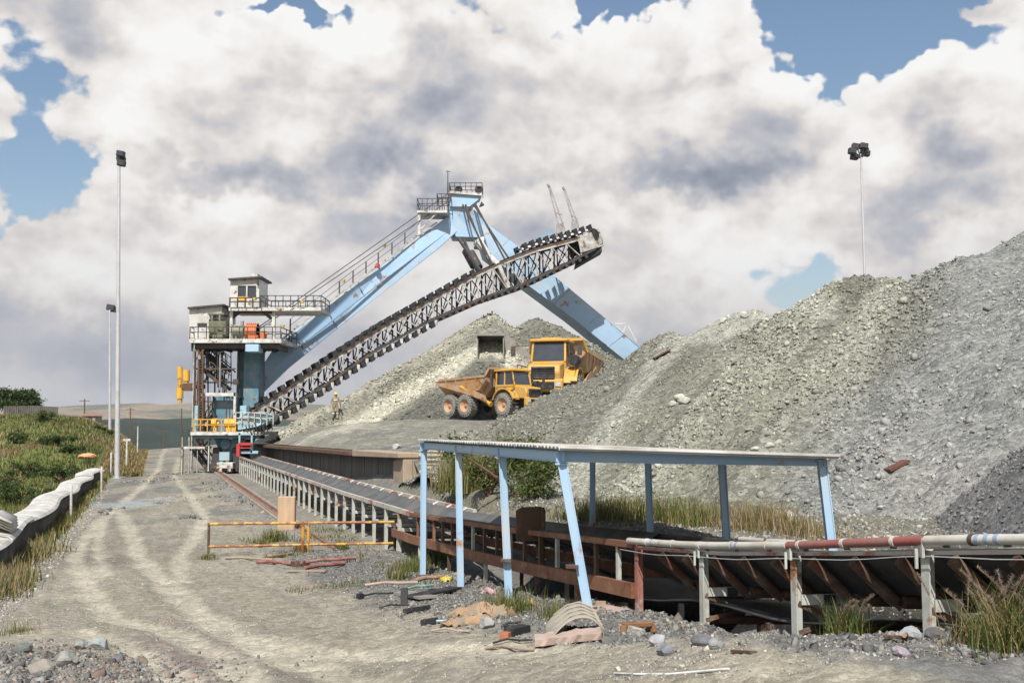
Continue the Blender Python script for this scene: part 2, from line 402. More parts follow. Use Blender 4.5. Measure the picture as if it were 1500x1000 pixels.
def ground_col(X, Y):
    s = X+.349*Y
    c = np.ones(X.shape+(3,))*C3(.245, .222, .172)
    c = lerp3(c, C3(.165, .15, .12), ss(fbm(X*.35, Y*.22, 5, 51), -.05, .4))
    c = lerp3(c, C3(.32, .292, .228), .6*ss(fbm(X*.5, Y*.18, 5, 52), .05, .45))
    c = lerp3(c, C3(.13, .135, .13), ss(fbm(X*1.1, Y*.22, 5, 57), .08, .3)*.8*ss(Y, 24, 34))
    sb0 = np.interp(Y, [6, 9, 12, 20], [4.15, 3.85, 3.25, 2.9]); c = lerp3(c, C3(.135, .135, .128), ss(s-sb0+.7*fbm(X*.9, Y*.9, 4, 53), -.25, .45)*(1-ss(Y, 20, 30))*.95)
    c = lerp3(c, C3(.20, .195, .175), ss(s+.5*fbm(X*.9, Y*.9, 4, 53), 2.6, 4.0)*ss(Y, 20, 30)*.6)
    c = lerp3(c, C3(.24, .185, .165), .45*ss(fbm(X*.6, Y*.6, 3, 54), .25, .5))
    # the rubble corner at the lower left
    c = lerp3(c, C3(.18, .165, .15), (1-ss(np.hypot(X+5.2, Y-9.6)+.5*fbm(X*1.5, Y*1.5, 3, 55), .8, 2.0))*.8)
    c = lerp3(c, C3(.22, .215, .22), (1-ss(s, -2.6, -1.4))*(1-ss(Y, 12, 32))*.5*ss(fbm(X, Y, 3, 56), -.3, .2))
    tk = track(X, Y); c = lerp3(c, C3(.40, .37, .29), tk*.8*(1-.35*ss(fbm(X*2, Y*2, 3, 58), 0, .4)))
    c = lerp3(c, C3(.17, .165, .14), ss(tk, .02, .2)*(1-ss(tk, .2, .5))*.5)
    # puddled pale mud in mid road
    c = lerp3(c, C3(.27, .31, .31), (1-ss(((X-px(200, 735, 41)[0])/1.6)**2+((Y-41)/3.2)**2+.9*fbm(X*.9, Y*.5, 3, 59), .3, .8))*.8)
    # green to the left, straw on the rise
    g = ss(-s+.5*fbm(X*.5, Y*.5, 3, 61), 3.0, 3.6)
    gc = lerp3(np.ones(X.shape+(3,))*C3(.12, .14, .04), C3(.28, .22, .10), ss(fbm(X*.16, Y*.10, 4, 62), -.1, .35)*.9)
    gc = lerp3(gc, C3(.16, .09, .06), ss(fbm(X*.3, Y*.2, 3, 63), .25, .5)*.7)
    c = lerp3(c, gc, g)
    c = lerp3(c, C3(.27, .22, .11), (1-ss(s, -2.5, .5))*ss(Y, 75, 100)*(1-g)*.8)
    c = lerp3(c, C3(.03, .03, .03), ss(s+.15*fbm(X*2, Y*2, 3, 66), 5.6, 5.95)*(1-ss(s, 8.2, 8.7))*(1-ss(Y, 19, 24)))   # shade under the belts painted into the pit as black spilt fines
    # bank behind the conveyor: dry grass soil
    c = lerp3(c, C3(.17, .16, .11), ss(s, 8.0, 8.8)*(1-ss(Y, 30, 36))*.7)
    # valley bush and far plain
    v = ss(Y, 210, 330); c = lerp3(c, C3(.035, .05, .03), v)
    c = lerp3(c, C3(.16, .14, .09), ss(Y, 1500, 3000)*.7)
    return c
def grid_faces(nr, nc):
    i = np.arange(nr-1)[:, None]*nc+np.arange(nc-1)[None, :]
    return np.stack([i, i+1, i+nc+1, i+nc], -1).reshape(-1, 4)
def build_ground():
    ys = list(np.arange(-60, 2, 4.)); y = 2.
    while y < 120: ys.append(y); y += .0055*(y+2.5)
    while y < 7000: ys.append(y); y *= 1.03
    ys = np.array(ys)
    k = np.concatenate([-np.geomspace(6, .66, 40), np.linspace(-.64, .64, 520), np.geomspace(.66, 6, 40)])
    Wd = np.maximum(ys+10, 10)
    X = k[None, :]*Wd[:, None]; Y = np.repeat(ys[:, None], len(k), 1)
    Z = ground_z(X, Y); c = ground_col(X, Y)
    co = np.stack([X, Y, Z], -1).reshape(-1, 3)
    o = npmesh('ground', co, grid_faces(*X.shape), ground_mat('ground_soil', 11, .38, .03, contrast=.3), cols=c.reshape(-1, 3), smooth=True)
    tag(o, kind='structure')
build_ground()
def wall_rt(X, Y):
    dx = X-WN[0]; dy = Y-WN[1]; return dx*wnor[0]+dy*wnor[1], dx*wdir[0]+dy*wdir[1]
def terrace_z(X, Y, fine=True):
    r, t = wall_rt(X, Y)
    z = 2.06-.006*t+1.62*(1-np.exp(-np.clip(r, 0, 99)/2.6))*ss(t, 2, 26)*.98+.25*ss(r, 0, 6)*(1-ss(t, 2, 20))
    z = np.where(t < 0, z+t*.55, z)
    if fine: z = z+.10*fbm(X*.5, Y*.5, 4, 71)*ss(r, .3, 2)+.04*fbm(X*2.6, Y*2.6, 3, 72)*ss(r, .0, .6)
    return z
def build_terrace():
    r = np.concatenate([np.arange(0.05, 22, .16), np.arange(22, 48, .8)]); t = np.arange(-8, 66, .16)
    Rr, T = np.meshgrid(r, t)
    X = WN[0]+wnor[0]*Rr+wdir[0]*T; Y = WN[1]+wnor[1]*Rr+wdir[1]*T; Z = terrace_z(X, Y)
    c = np.ones(X.shape+(3,))*C3(.205, .2, .165)
    c = lerp3(c, C3(.37, .36, .295), ss(fbm(Rr*.5, T*.12, 4, 73), -.1, .3)*ss(T, 8, 22)*(1-ss(Rr, 3.5, 8)))
    c = lerp3(c, C3(.15, .15, .14), ss(fbm(Rr*.3, T*.3, 4, 74), .05, .4)*.8)
    c = lerp3(c, C3(.30, .29, .24), ss(fbm(Rr*.9, T*.9, 3, 75), .1, .4)*.5)
    o = npmesh('stockyard_terrace', np.stack([X, Y, Z], -1).reshape(-1, 3), grid_faces(*X.shape), ground_mat('terrace_gravel', 6, .6, .08), cols=c.reshape(-1, 3), smooth=True)
    tag(o, kind='structure')
build_terrace()
def floor_z(X, Y):
    r, t = wall_rt(X, Y)
    g = ground_z(X, Y, False); return np.where((r > 0) & (t > -8), np.maximum(g, terrace_z(X, Y, False)), g)
def ridge_z(X, Y, pts, slope):
    """heap with a crest through pts and sides at the angle of repose; also the distance from the crest"""
    z = np.full(X.shape, -99.); dd = np.full(X.shape, 99.); al = np.zeros(X.shape)
    acc = 0
    for i in range(len(pts)-1):
        a = np.array(pts[i]); b = np.array(pts[i+1]); ab = b-a; L2 = ab[0]**2+ab[1]**2
        u = np.clip(((X-a[0])*ab[0]+(Y-a[1])*ab[1])/L2, 0, 1)
        d = np.hypot(X-a[0]-u*ab[0], Y-a[1]-u*ab[1]); zz = a[2]+u*ab[2]-slope*d
        m = zz > z; z = np.where(m, zz, z); dd = np.where(m, d, dd)
    zc = np.interp(X, [q[0] for q in pts], [q[2] for q in pts]); k = ss(X, pts[0][0]-2, pts[0][0]+1)
    dd = np.clip(zc-z, 0, 99)/slope*k+dd*(1-k)
    return z, dd, X+2.+0*z
def rocks(name, P, size, cols, mat, parent=None, seed=0, squash=.7, kind='stuff'):
    """one mesh of many angular stones"""
    r = np.random.default_rng(seed); n = len(P)
    base = np.array([(-1, -1, -1), (1, -1, -1), (1, 1, -1), (-1, 1, -1), (-1, -1, 1), (1, -1, 1), (1, 1, 1), (-1, 1, 1)])*.62
    tri = np.array([(0, 2, 1), (0, 3, 2), (4, 5, 6), (4, 6, 7), (0, 1, 5), (0, 5, 4), (1, 2, 6), (1, 6, 5), (2, 3, 7), (2, 7, 6), (3, 0, 4), (3, 4, 7)])
    V = base[None]*(1+r.uniform(-.52, .30, (n, 8, 3)))
    V = V*np.stack([r.uniform(.75, 1.5, n), r.uniform(.7, 1.1, n), r.uniform(.4, .9, n)*squash/.7], -1)[:, None, :]
    q = r.normal(size=(n, 4)); q /= np.linalg.norm(q, axis=1, keepdims=True); w, x, y, z = q.T
    Rm = np.stack([np.stack([1-2*(y*y+z*z), 2*(x*y-z*w), 2*(x*z+y*w)], -1), np.stack([2*(x*y+z*w), 1-2*(x*x+z*z), 2*(y*z-x*w)], -1), np.stack([2*(x*z-y*w), 2*(y*z+x*w), 1-2*(x*x+y*y)], -1)], 1)
    V = np.einsum('nij,nkj->nki', Rm, V)*size[:, None, None]+P[:, None, :]
    F = tri[None]+8*np.arange(n)[:, None, None]
    c = np.repeat(cols, 8, axis=0)
    o = npmesh(name, V.reshape(-1, 3), F.reshape(-1, 3), mat, parent, cols=c)
    if kind: o['kind'] = kind
    return o
def stone_cols(n, base, var, r):
    b = np.array(base)[None, :]*r.uniform(1-var, 1+var, (n, 1)); return np.clip(b*r.uniform(.94, 1.06, (n, 3)), 0, 1)
RM = rock_mat('broken_stone', None)
def w3(x, y, d): return tuple(px(x, y, d))
def build_heap(name, label, crest, slope, x0, x1, y0, y1, res, colf, dispf, gmat, nrock, rsize, rdens, rcol, seed, clip=None):
    X, Y = np.meshgrid(np.arange(x0, x1, res), np.arange(y0, y1, res))
    z, dd, al = ridge_z(X, Y, crest, slope); Z = z+dispf(X, Y, dd, al)
    fl = floor_z(X, Y)
    # soften the toe into the floor
    keep = (Z > fl-.35)
    if clip is not None: keep &= clip(X, Y)
    F = grid_faces(*X.shape); kf = keep.reshape(-1)[F].any(1); F = F[kf]
    used = np.unique(F); remap = -np.ones(X.size, int); remap[used] = np.arange(len(used))
    co = np.stack([X, Y, Z], -1).reshape(-1, 3)[used]; c = colf(X, Y, Z, dd, al).reshape(-1, 3)[used]
    base = (float((x0+x1)/2), float((y0+y1)/2), 2.0)
    root = thing(name, label, 'gravel heap', base)
    npmesh('gravel_surface', co, remap[F], gmat, root, cols=c, smooth=True)
    r = np.random.default_rng(seed)
    # stones lying on the slope
    n = nrock*3; i = r.integers(0, len(co), n); p = co[i]+r.uniform(-.5, .5, (n, 3))*np.array([res, res, 0])
    k = r.uniform(0, 1, n) < rdens(p[:, 0], p[:, 1], p[:, 2]); p = p[k][:nrock]; c = c[i][k][:nrock]
    sz = rsize[0]*np.exp(np.abs(r.normal(0, rsize[1], len(p)))); sz = np.minimum(sz, rsize[2])
    p[:, 2] += sz*.05
    cc = c*rcol*r.uniform(.7, 1.35, (len(p), 1))
    rocks('loose_stone', p, sz, np.clip(cc, 0, .8), RM, root, seed+1)
    return root
# ---- main heap, right
crestA = [w3(690, 655, 33), w3(720, 636, 35), w3(780, 601, 38), w3(870, 546, 40), w3(930, 510, 40), w3(985, 486, 39), w3(1020, 486, 38), w3(1060, 459, 37), w3(1100, 450, 36), w3(1140, 462, 35), w3(1160, 466, 34), w3(1200, 433, 33), w3(1240, 409, 32), w3(1300, 407, 31.5), w3(1335, 420, 31), w3(1400, 380, 30.5), w3(1450, 358, 30), w3(1500, 336, 30), w3(1620, 300, 29), w3(1900, 290, 28), w3(2400, 300, 28)]
def dispA(X, Y, dd, al):
    a = .75+0*X
    w = (1.25*X-Y)/1.6; l = (X+1.25*Y)/1.6; ribs = fbm(w*.45, l*.09, 4, 81)*.55*ss(dd, .5, 4)
    band = ss(fbm(w*.55, l*.10, 4, 82), .0, .28)
    w1, _ = worley(X*2.1, Y*2.1, 83); w2, _ = worley(X*4.6, Y*4.6, 84)
    st = (.62-w1)*.34*band+(.6-w2)*.13*(.3+.7*band)
    return ribs+.16*fbm(X*.9, Y*.9, 4, 85)+st-.04+.2*fbm(al*.8, al*0, 2, 86)
def colA(X, Y, Z, dd, al):
    c = np.ones(X.shape+(3,))*C3(.228, .228, .18)
    w = (1.25*X-Y)/1.6; l = (X+1.25*Y)/1.6
    c = lerp3(c, C3(.285, .283, .232), ss(fbm(w*.55, l*.10, 4, 82), .0, .28)*.9)
    c = lerp3(c, C3(.165, .165, .135), ss(fbm(w*.8+5, l*.11, 5, 88), .05, .3)*.85)
    c = lerp3(c, C3(.31, .306, .255), ss(fbm(w*1.4, l*.14, 4, 94), .18, .4)*.7)
    u = X/Y
    # bluish broken rock towards the right, pale strip below it
    c = lerp3(c, C3(.25, .255, .245), ss(u+.05*fbm(X*.3, Y*.3, 3, 89)-.02*(Z-5), .30, .42)*.85)
    c = lerp3(c, C3(.31, .305, .28), (1-ss(Z+.5*fbm(X*.4, Y*.4, 3, 90), 1.6, 3.2))*ss(u, .3, .4)*.6)
    # darker spur beside the trucks
    c = lerp3(c, C3(.185, .18, .15), (1-ss(al+1.5*fbm(X*.4, Y*.4, 3, 91), 8, 11))*(1-ss(dd+.8*fbm(X, Y, 2, 97), 1.6, 3.2))*.85)
    c = lerp3(c, C3(.34, .34, .285), (1-ss(np.abs(dd-np.interp(al,[3,8.5],[4.5,.6])+.7*fbm(al*.5, dd*.3, 2, 93)), .3, .8))*(1-ss(al, 9, 10.5))*ss(al, 2, 4)*.85)
    c = lerp3(c, C3(.40, .40, .34), (1-ss(np.abs(al-10.2), .6, 2))*(1-ss(dd, .4, 2))*.8)
    return c
def densA(x, y, z):
    w = (1.25*x-y)/1.6; l = (x+1.25*y)/1.6; return .16+.84*ss(fbm(w*.55, l*.10, 4, 82), .0, .28)
heapA = build_heap('ore_stockpile', 'huge grey-green crushed rock stockpile filling the right half behind the conveyor', crestA, .56, -4, 40, 14, 52, .10, colA, dispA,
    ground_mat('heap_gravel', 7.5, .75, .09, contrast=.5), 95000, (.024, .58, .15), densA, 1.12, 201, clip=lambda X, Y: (X+.349*Y > 8.6) & ((wall_rt(X, Y)[0] > .5) | (wall_rt(X, Y)[1] < 0)))
# ---- rear stockpile under the boom
crestB = [w3(392, 642, 66), w3(440, 612, 68), w3(500, 583, 69.5), w3(560, 551, 71), w3(650, 499, 73), w3(700, 468, 74), w3(722, 458, 74.5), w3(752, 478, 75), w3(785, 464, 75.5), w3(820, 478, 76), w3(870, 505, 77), w3(935, 545, 78)]
def dispB(X, Y, dd, al):
    w1, _ = worley(X*1.5, Y*1.5, 103); rocky = ss(dd+.8*fbm(X*.3, Y*.3, 3, 104), 3.6, 5.2)
    return .3*fbm(al*.3, dd*.12, 3, 101)*ss(dd, .5, 4)+.14*fbm(X*.8, Y*.8, 4, 102)+(.62-w1)*.38*rocky
def colB(X, Y, Z, dd, al):
    c = np.ones(X.shape+(3,))*C3(.24, .235, .188); w = .6*fbm(X*.4, Y*.4, 3, 105)
    c = lerp3(c, C3(.19, .185, .155), ss(fbm(al*.3, dd*.4, 4, 106), .0, .3)*.8)
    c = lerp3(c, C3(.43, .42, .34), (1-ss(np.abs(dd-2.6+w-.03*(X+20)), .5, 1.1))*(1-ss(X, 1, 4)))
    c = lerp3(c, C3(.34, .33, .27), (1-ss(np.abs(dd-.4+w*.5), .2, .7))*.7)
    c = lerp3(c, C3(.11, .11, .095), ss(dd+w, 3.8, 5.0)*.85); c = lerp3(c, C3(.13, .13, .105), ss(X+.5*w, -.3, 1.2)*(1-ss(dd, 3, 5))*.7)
    return c
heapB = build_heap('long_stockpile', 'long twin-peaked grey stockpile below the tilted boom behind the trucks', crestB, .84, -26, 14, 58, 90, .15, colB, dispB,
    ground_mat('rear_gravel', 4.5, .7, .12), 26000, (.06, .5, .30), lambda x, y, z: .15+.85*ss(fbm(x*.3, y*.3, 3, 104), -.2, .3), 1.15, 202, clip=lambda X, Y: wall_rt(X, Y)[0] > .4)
# ---- dark heap, lower right
crestC = [w3(1821, 420, 17.5), w3(2100, 400, 17), w3(2600, 420, 16.5)]
heapC = build_heap('dark_gravel_heap', 'dark slate-grey gravel heap at the right edge behind the white pipes', crestC, .80, 5, 24, 12, 26, .08,
    lambda X, Y, Z, dd, al: lerp3(np.ones(X.shape+(3,))*C3(.12, .12, .12), C3(.165, .165, .16), ss(fbm(X*.6, Y*.6, 4, 111), -.1, .3)),
    lambda X, Y, dd, al: .12*fbm(X*.7, Y*.7, 4, 112)+.06*(.6-worley(X*4, Y*4, 113)[0]), ground_mat('dark_gravel', 9, .7, .06), 14000, (.022, .5, .12), lambda x, y, z: .3+0*x, 1.1, 203)
# ---- far hills
def build_hills():
    def hill(name, pts, d, depth, colr, seed, label=None):
        xs = np.linspace(pts[0][0], pts[-1][0], 220); n = 26
        top = np.interp(xs, [p[0] for p in pts], [p[1] for p in pts])
        X = (xs-750)/FPX*d; zt = CAMZ+(625-top)/FPX*d
        T = np.linspace(0, 1, n)[:, None]
        XX = np.repeat(X[None], n, 0)*(1-.15*(1-T)); YY = d-depth*(1-T)+0*XX
        ZZ = -28+(zt[None]+28)*(T**.8)+fbm(XX*.006, YY*.006, 4, seed)*18*np.sin(T*math.pi)
        back = np.stack([X*1.05, np.full_like(X, d+depth*.5), np.full_like(X, -40)], -1)[None]
        G = np.concatenate([np.stack([XX, YY, ZZ], -1), back], 0)
        cc = lerp3(np.ones(G.shape[:2]+(3,))*C3(*colr[0]), C3(*colr[1]), ss(fbm(G[..., 0]*.006, G[..., 1]*.004+G[..., 2]*.03, 5, seed+1), -.1, .25))
        o = npmesh(name, G.reshape(-1, 3), grid_faces(*G.shape[:2]), hm, cols=cc.reshape(-1, 3), smooth=True); tag(o, kind='structure')
    hm = ground_mat('hill_scrub', .05, .3, 2, contrast=.25)
    hill('hills', [(-500, 604), (-60, 600), (60, 599), (110, 594), (160, 592), (215, 590), (240, 593), (280, 590), (330, 594), (420, 590), (600, 600), (900, 596), (1300, 602), (2000, 600)], 3600, 1500, ((.25, .19, .12), (.11, .12, .07)), 121)
    hill('wooded_ridge', [(-500, 616), (0, 616), (150, 615), (190, 612), (240, 614), (300, 611), (420, 615), (700, 612), (1200, 616), (2000, 616)], 1500, 700, ((.022, .035, .022), (.045, .06, .032)), 131)
build_hills()
# ---------------------------------------------------------------- materials of the built things
BLUE = mk('pale_blue_paint', (.33, .48, .63), .07, .6, .45, rust=.26, rustcol=(.30, .14, .05), rscale=.9, dirt=.3, dirtcol=(.45, .49, .50), bump=.015)
BLUE2 = mk('steel_blue_paint', (.09, .20, .26), .2, 1.0, .5, rust=.25, dirt=.4, dirtcol=(.25, .27, .25), bump=.05)
CYAN = mk('light_cyan_paint', (.27, .45, .53), .12, 1.2, .5, rust=.25, dirt=.4, dirtcol=(.38, .38, .33), bump=.04)
WHITE = mk('white_paint', (.58, .58, .55), .1, 1., .5, rust=.36, dirt=.5, dirtcol=(.36, .34, .29), bump=.04)
WHITEC = mk('clean_white_paint', (.58, .58, .56), .06, 1., .5, dirt=.5, dirtcol=(.42, .40, .35), rust=.28, bump=.02)
DARKST = mk('dark_grimy_steel', (.045, .045, .045), .3, 2, .6, rust=.35, bump=.08)
BLACK = mk('black_rubber', (.016, .016, .017), .3, 3, .75, dirt=.3, dirtcol=(.08, .08, .075), bump=.05)
RUSTY = mk('rusty_steel', (.085, .05, .034), .4, 2.5, .85, rust=.4, rustcol=(.12, .05, .025), dirt=.3, dirtcol=(.23, .17, .12), bump=.15)
BROWNST = mk('brown_stained_steel', (.10, .06, .035), .3, 1.5, .8, rust=.4, bump=.1)
ORANGE = mk('orange_paint', (.60, .15, .04), .15, 2, .5, rust=.2, dirt=.3, bump=.05)
YEL = mk('yellow_paint', (.72, .38, .03), .12, 1.2, .5, rust=.3, rustcol=(.22, .09, .03), rscale=2, dirt=.35, dirtcol=(.38, .28, .15), bump=.04)
OLIVE = mk('olive_machine_paint', (.14, .15, .09), .25, 2, .5, dirt=.3, bump=.06)
RED = mk('red_paint', (.45, .03, .035), .15, 2, .5, dirt=.3, dirtcol=(.3, .2, .16), bump=.05)
GALV = mk('galvanised_steel', (.52, .53, .54), .08, 2, .45, metal=.35, dirt=.2, dirtcol=(.35, .34, .31), bump=.02)
SEAM = mk('seam_paint', (.26, .37, .47), .2, 2, .5, rust=.4, bump=.05)
GALV2 = mk('dull_grey_steel', (.30, .30, .30), .2, 1.5, .6, rust=.3, dirt=.5, dirtcol=(.22, .21, .19), bump=.05)
TRUSSW = mk('grimy_white_truss', (.50, .50, .47), .15, 1.5, .6, rust=.35, dirt=.6, dirtcol=(.24, .22, .19), bump=.05)
GLASS = mk('dark_window_glass', (.035, .04, .05), .2, 1, .12, bump=0, spec=.8)
CONC = mk('weathered_concrete', (.30, .27, .21), .18, 1.0, .9, dirt=.5, dirtcol=(.18, .16, .13), bump=.15, bscale=12)
# ---------------------------------------------------------------- the travelling stacker
def pbox(m, x0, y0, x1, y1, d, dep):
    """box whose front face fills a pixel rectangle at depth d"""
    a = px(x0, y1, d); b = px(x1, y0, d); return m.box(((a.x+b.x)/2, d+dep/2, (a.z+b.z)/2), (abs(b.x-a.x), dep, abs(b.z-a.z)))
st = thing('ore_stacker', 'pale blue and white rail-mounted stacker with an A-shaped box-beam frame and long tilted conveyor boom', 'mining machine', (px(345, 690, 69).x, 69, 0))
def P1(name, mat, fn, parent=st, **k):
    m = MB(); fn(m); return m.build(name, mat, parent, **k)
# box beams
def pprism(m, pts, ext): return m.prism([px(*p) for p in pts], ext)
P1('box_leg', BLUE, lambda m: pprism(m, [(352, 600, 70), (352, 585, 70), (400, 512, 71), (470, 456, 73), (560, 389, 76), (658, 315, 79), (672, 337, 79), (640, 366, 78), (560, 429, 76), (491, 484, 74), (423, 539, 72), (378, 583, 70.5)], (-.5, 1.7, 0)), bevel=.03)
P1('flange', BLUE, lambda m: pprism(m, [(418, 521.5, 71.6), (560, 410.5, 75.62), (655, 337.5, 78.6), (656, 339, 78.6), (560, 412.2, 75.62), (418, 523.5, 71.6)], (0, .2, 0)))
def seams(topf, botf, xs_, off, w=1.2):
    for x in xs_:
        (x0, y0, d0), (x1, y1, d1) = topf(x), botf(x+off)
        P1('weld_seam', SEAM, lambda m: m.prism([px(x0-w/2, y0, d0)+Vector((0, -.015, 0)), px(x0+w/2, y0-.5, d0)+Vector((0, -.015, 0)), px(x1+w/2, y1-.5, d1)+Vector((0, -.015, 0)), px(x1-w/2, y1, d1)+Vector((0, -.015, 0))], (0, .06, 0)))
seams(lambda x: (x, float(np.interp(x, [400, 470, 560, 658], [512, 456, 389, 315])), float(np.interp(x, [400, 470, 560, 658], [71, 73, 76, 79]))), lambda x: (x, float(np.interp(x, [423, 491, 560, 640], [539, 484, 429, 366])), float(np.interp(x, [423, 491, 560, 640], [72, 74, 76, 78]))), (432, 478, 524, 570, 616), 16)
seams(lambda x: (x, float(np.interp(x, [700, 770, 864, 934], [318, 369, 447, 505])), float(np.interp(x, [700, 770, 864, 934], [79.2, 79.5, 80, 80.5]))), lambda x: (x, float(np.interp(x, [716, 768, 840, 902], [374, 414, 467, 517])), float(np.interp(x, [716, 768, 840, 902], [79.2, 79.5, 80, 80.5]))), (745, 790, 835, 880, 915), -24)
P1('apex_block', BLUE, lambda m: pprism(m, [(655, 318, 78.9), (657, 303, 78.9), (690, 303, 78.9), (712, 322, 79.2), (722, 350, 79.3), (716, 372, 79.3), (700, 348, 79.3), (668, 347, 78.9)], (-.4, 1.9, 0)), bevel=.03)
P1('box_leg', BLUE, lambda m: pprism(m, [(700, 318, 79.2), (770, 369, 79.5), (864, 447, 80), (934, 505, 80.5), (990, 552, 81), (955, 560, 81), (902, 517, 80.5), (840, 467, 80), (768, 414, 79.5), (716, 374, 79.2)], (-.6, 2.2, 0)), bevel=.03)
P1('head_box', BLUE, lambda m: pprism(m, [(659, 303, 78.7), (660, 283, 78.7), (702, 286, 78.7), (702, 292, 78.7), (688, 303, 78.7)], (-.3, 2.2, 0)), bevel=.03)
P1('edge_beam', WHITE, lambda m: pprism(m, [(657, 283, 78.5), (657, 279.5, 78.5), (706, 283, 78.5), (706, 286.5, 78.5)], (-.3, 2.5, 0)))
# decks
def deck(x0, y0, x1, y1, d, dep, mat=WHITE): return P1('deck', mat, lambda m: pbox(m, x0, y0, x1, y1, d, dep))
def rail(name, x0, x1, ytop, ybot, d, dep, mat=DARKST, nx=6, xb=None):
    """guard rail round a deck: posts, top and knee rail"""
    m = MB(); a = px(x0, ybot, d); b = px(x1, ybot, d); zt = px(x0, ytop, d).z; zb = a.z; zm = (zt+zb)/2+.05
    cs = [(a.x, d), (b.x, d), (b.x, d+dep), (a.x, d+dep)]
    for i in range(4):
        p = cs[i]; q = cs[(i+1) % 4]; n = nx if i % 2 == 0 else max(2, int(dep/1.3))
        for z in (zt, zm): m.beam((*p, z), (*q, z), .05, .05)
        for k in range(n):
            t = k/n; c = (p[0]+(q[0]-p[0])*t, p[1]+(q[1]-p[1])*t); m.beam((*c, zb), (*c, zt), .05, .05)
    return m.build(name, mat, st)
deck(277, 496, 412, 502, 66.6, 5); P1('deck_girder', DARKST, lambda m: (pbox(m, 280, 502, 408, 510, 66.9, .35), pbox(m, 280, 502, 408, 514, 70.6, .3), [pbox(m, x, 502, x+3, 511, 67.3, 3.3) for x in range(284, 405, 17)]))
rail('guard_rail', 278, 411, 479, 496, 66.6, 5, nx=11)
deck(335, 450, 470, 455, 67.2, 3.2); rail('guard_rail', 381, 470, 433, 450, 67.2, 3.1, nx=8); rail('guard_rail', 336, 381, 436, 450, 66.9, .15, nx=4)
deck(279, 632, 383, 637, 66.4, 5.2); P1('deck_girder', BLUE2, lambda m: (pbox(m, 281, 637, 380, 642, 66.8, .3), [pbox(m, x, 637, x+2.5, 643, 67.2, 3.8) for x in (290, 312, 340, 365)]))
rail('guard_rail', 283, 345, 614, 632, 66.4, 5.1, mat=YEL, nx=6); rail('guard_rail', 345, 400, 604, 622, 66.3, .1, mat=WHITE, nx=6)
P1('cross_frame', WHITE, lambda m: [pbox(m, *q, 67.3, .3) for q in ((290, 575, 345, 580), (341, 575, 345.5, 632), (290, 575, 293, 632))])
# columns
for (x0, y0, x1, y1, d, dp, mt) in ((280, 502, 284, 690, 66.7, .25, WHITE), (287, 510, 295, 628, 68.2, .5, DARKST), (345, 514, 358, 632, 70.2, .7, BLUE2), (356, 512, 380, 598, 69.0, 1.6, BLUE2), (304, 637, 307, 690, 67, .2, WHITE), (265, 655, 268, 697, 66.8, .2, WHITE), (299, 455, 302, 497, 67.5, .2, WHITE), (336, 455, 341, 497, 67.5, .25, WHITE), (398, 455, 403, 497, 67.5, .25, WHITE), (398, 455, 402, 497, 70, .25, WHITE), (297, 577, 300, 632, 71, .2, DARKST)):
    P1('column', mt, lambda m: pbox(m, x0, y0, x1, y1, d, dp))
P1('arch_frame', DARKST, lambda m: [pbox(m, 341, 455, 400, 459, 67.6, .2), m.beam(px(341, 465, 67.7), px(350, 457, 67.7), .15, .2), m.beam(px(398, 467, 67.7), px(386, 457, 67.7), .15, .2), pbox(m, 341, 455, 400, 461, 70, .2)])
P1('box_girder', BLUE, lambda m: pbox(m, 359, 504, 379, 515, 66.3, 1.2), bevel=.03)
for (a, b, d) in (((299, 545), (325, 516), 70), ((299, 515), (330, 560), 69), ((299, 560), (328, 516), 68.5)):
    P1('brace', DARKST, lambda m: m.beam(px(*a, d), px(*b, d), .14, .14))
def stair(a, b, d, w=1.0, n=12, name='stairway'):
    p = px(*a, d); q = px(*b, d); m = MB(); e = Vector((0, w, 0)); h = Vector((0, 0, .95))
    for o in (Vector((0, 0, 0)), e):
        m.beam(p+o, q+o, .08, .22); m.beam(p+o+h, q+o+h, .05, .05); m.beam(p+o+h*.5, q+o+h*.5, .04, .04)
        for k in range(5): c = p.lerp(q, k/4)+o; m.beam(c, c+h, .05, .05)
    for k in range(n): c = p.lerp(q, (k+.5)/n)+e*.5; m.box(c, (.26, w, .04))
    return m.build(name, DARKST, st)
stair((299, 543), (332, 570), 67.6); stair((332, 543), (299, 517), 69); stair((296, 632), (315, 603), 69.5); stair((275, 650), (305, 690), 67.5, n=9)
P1('landing', WHITE, lambda m: (pbox(m, 266, 654, 300, 657, 66.6, 1.5), [pbox(m, x, 657, x+1.5, 694, 66.7, .1) for x in (266, 276, 288)], [m.beam(px(x, 640, 66.6), px(x, 655, 66.6), .05, .05) for x in (267, 277)]))
P1('cable_ladder', BROWNST, lambda m: (m.beam(px(291, 504, 67), px(291, 655, 67), .1, .1), m.beam(px(297, 504, 67), px(297, 655, 67), .1, .1), [m.beam(px(291, y, 67), px(297, y, 67), .05, .05) for y in range(508, 655, 4)]))
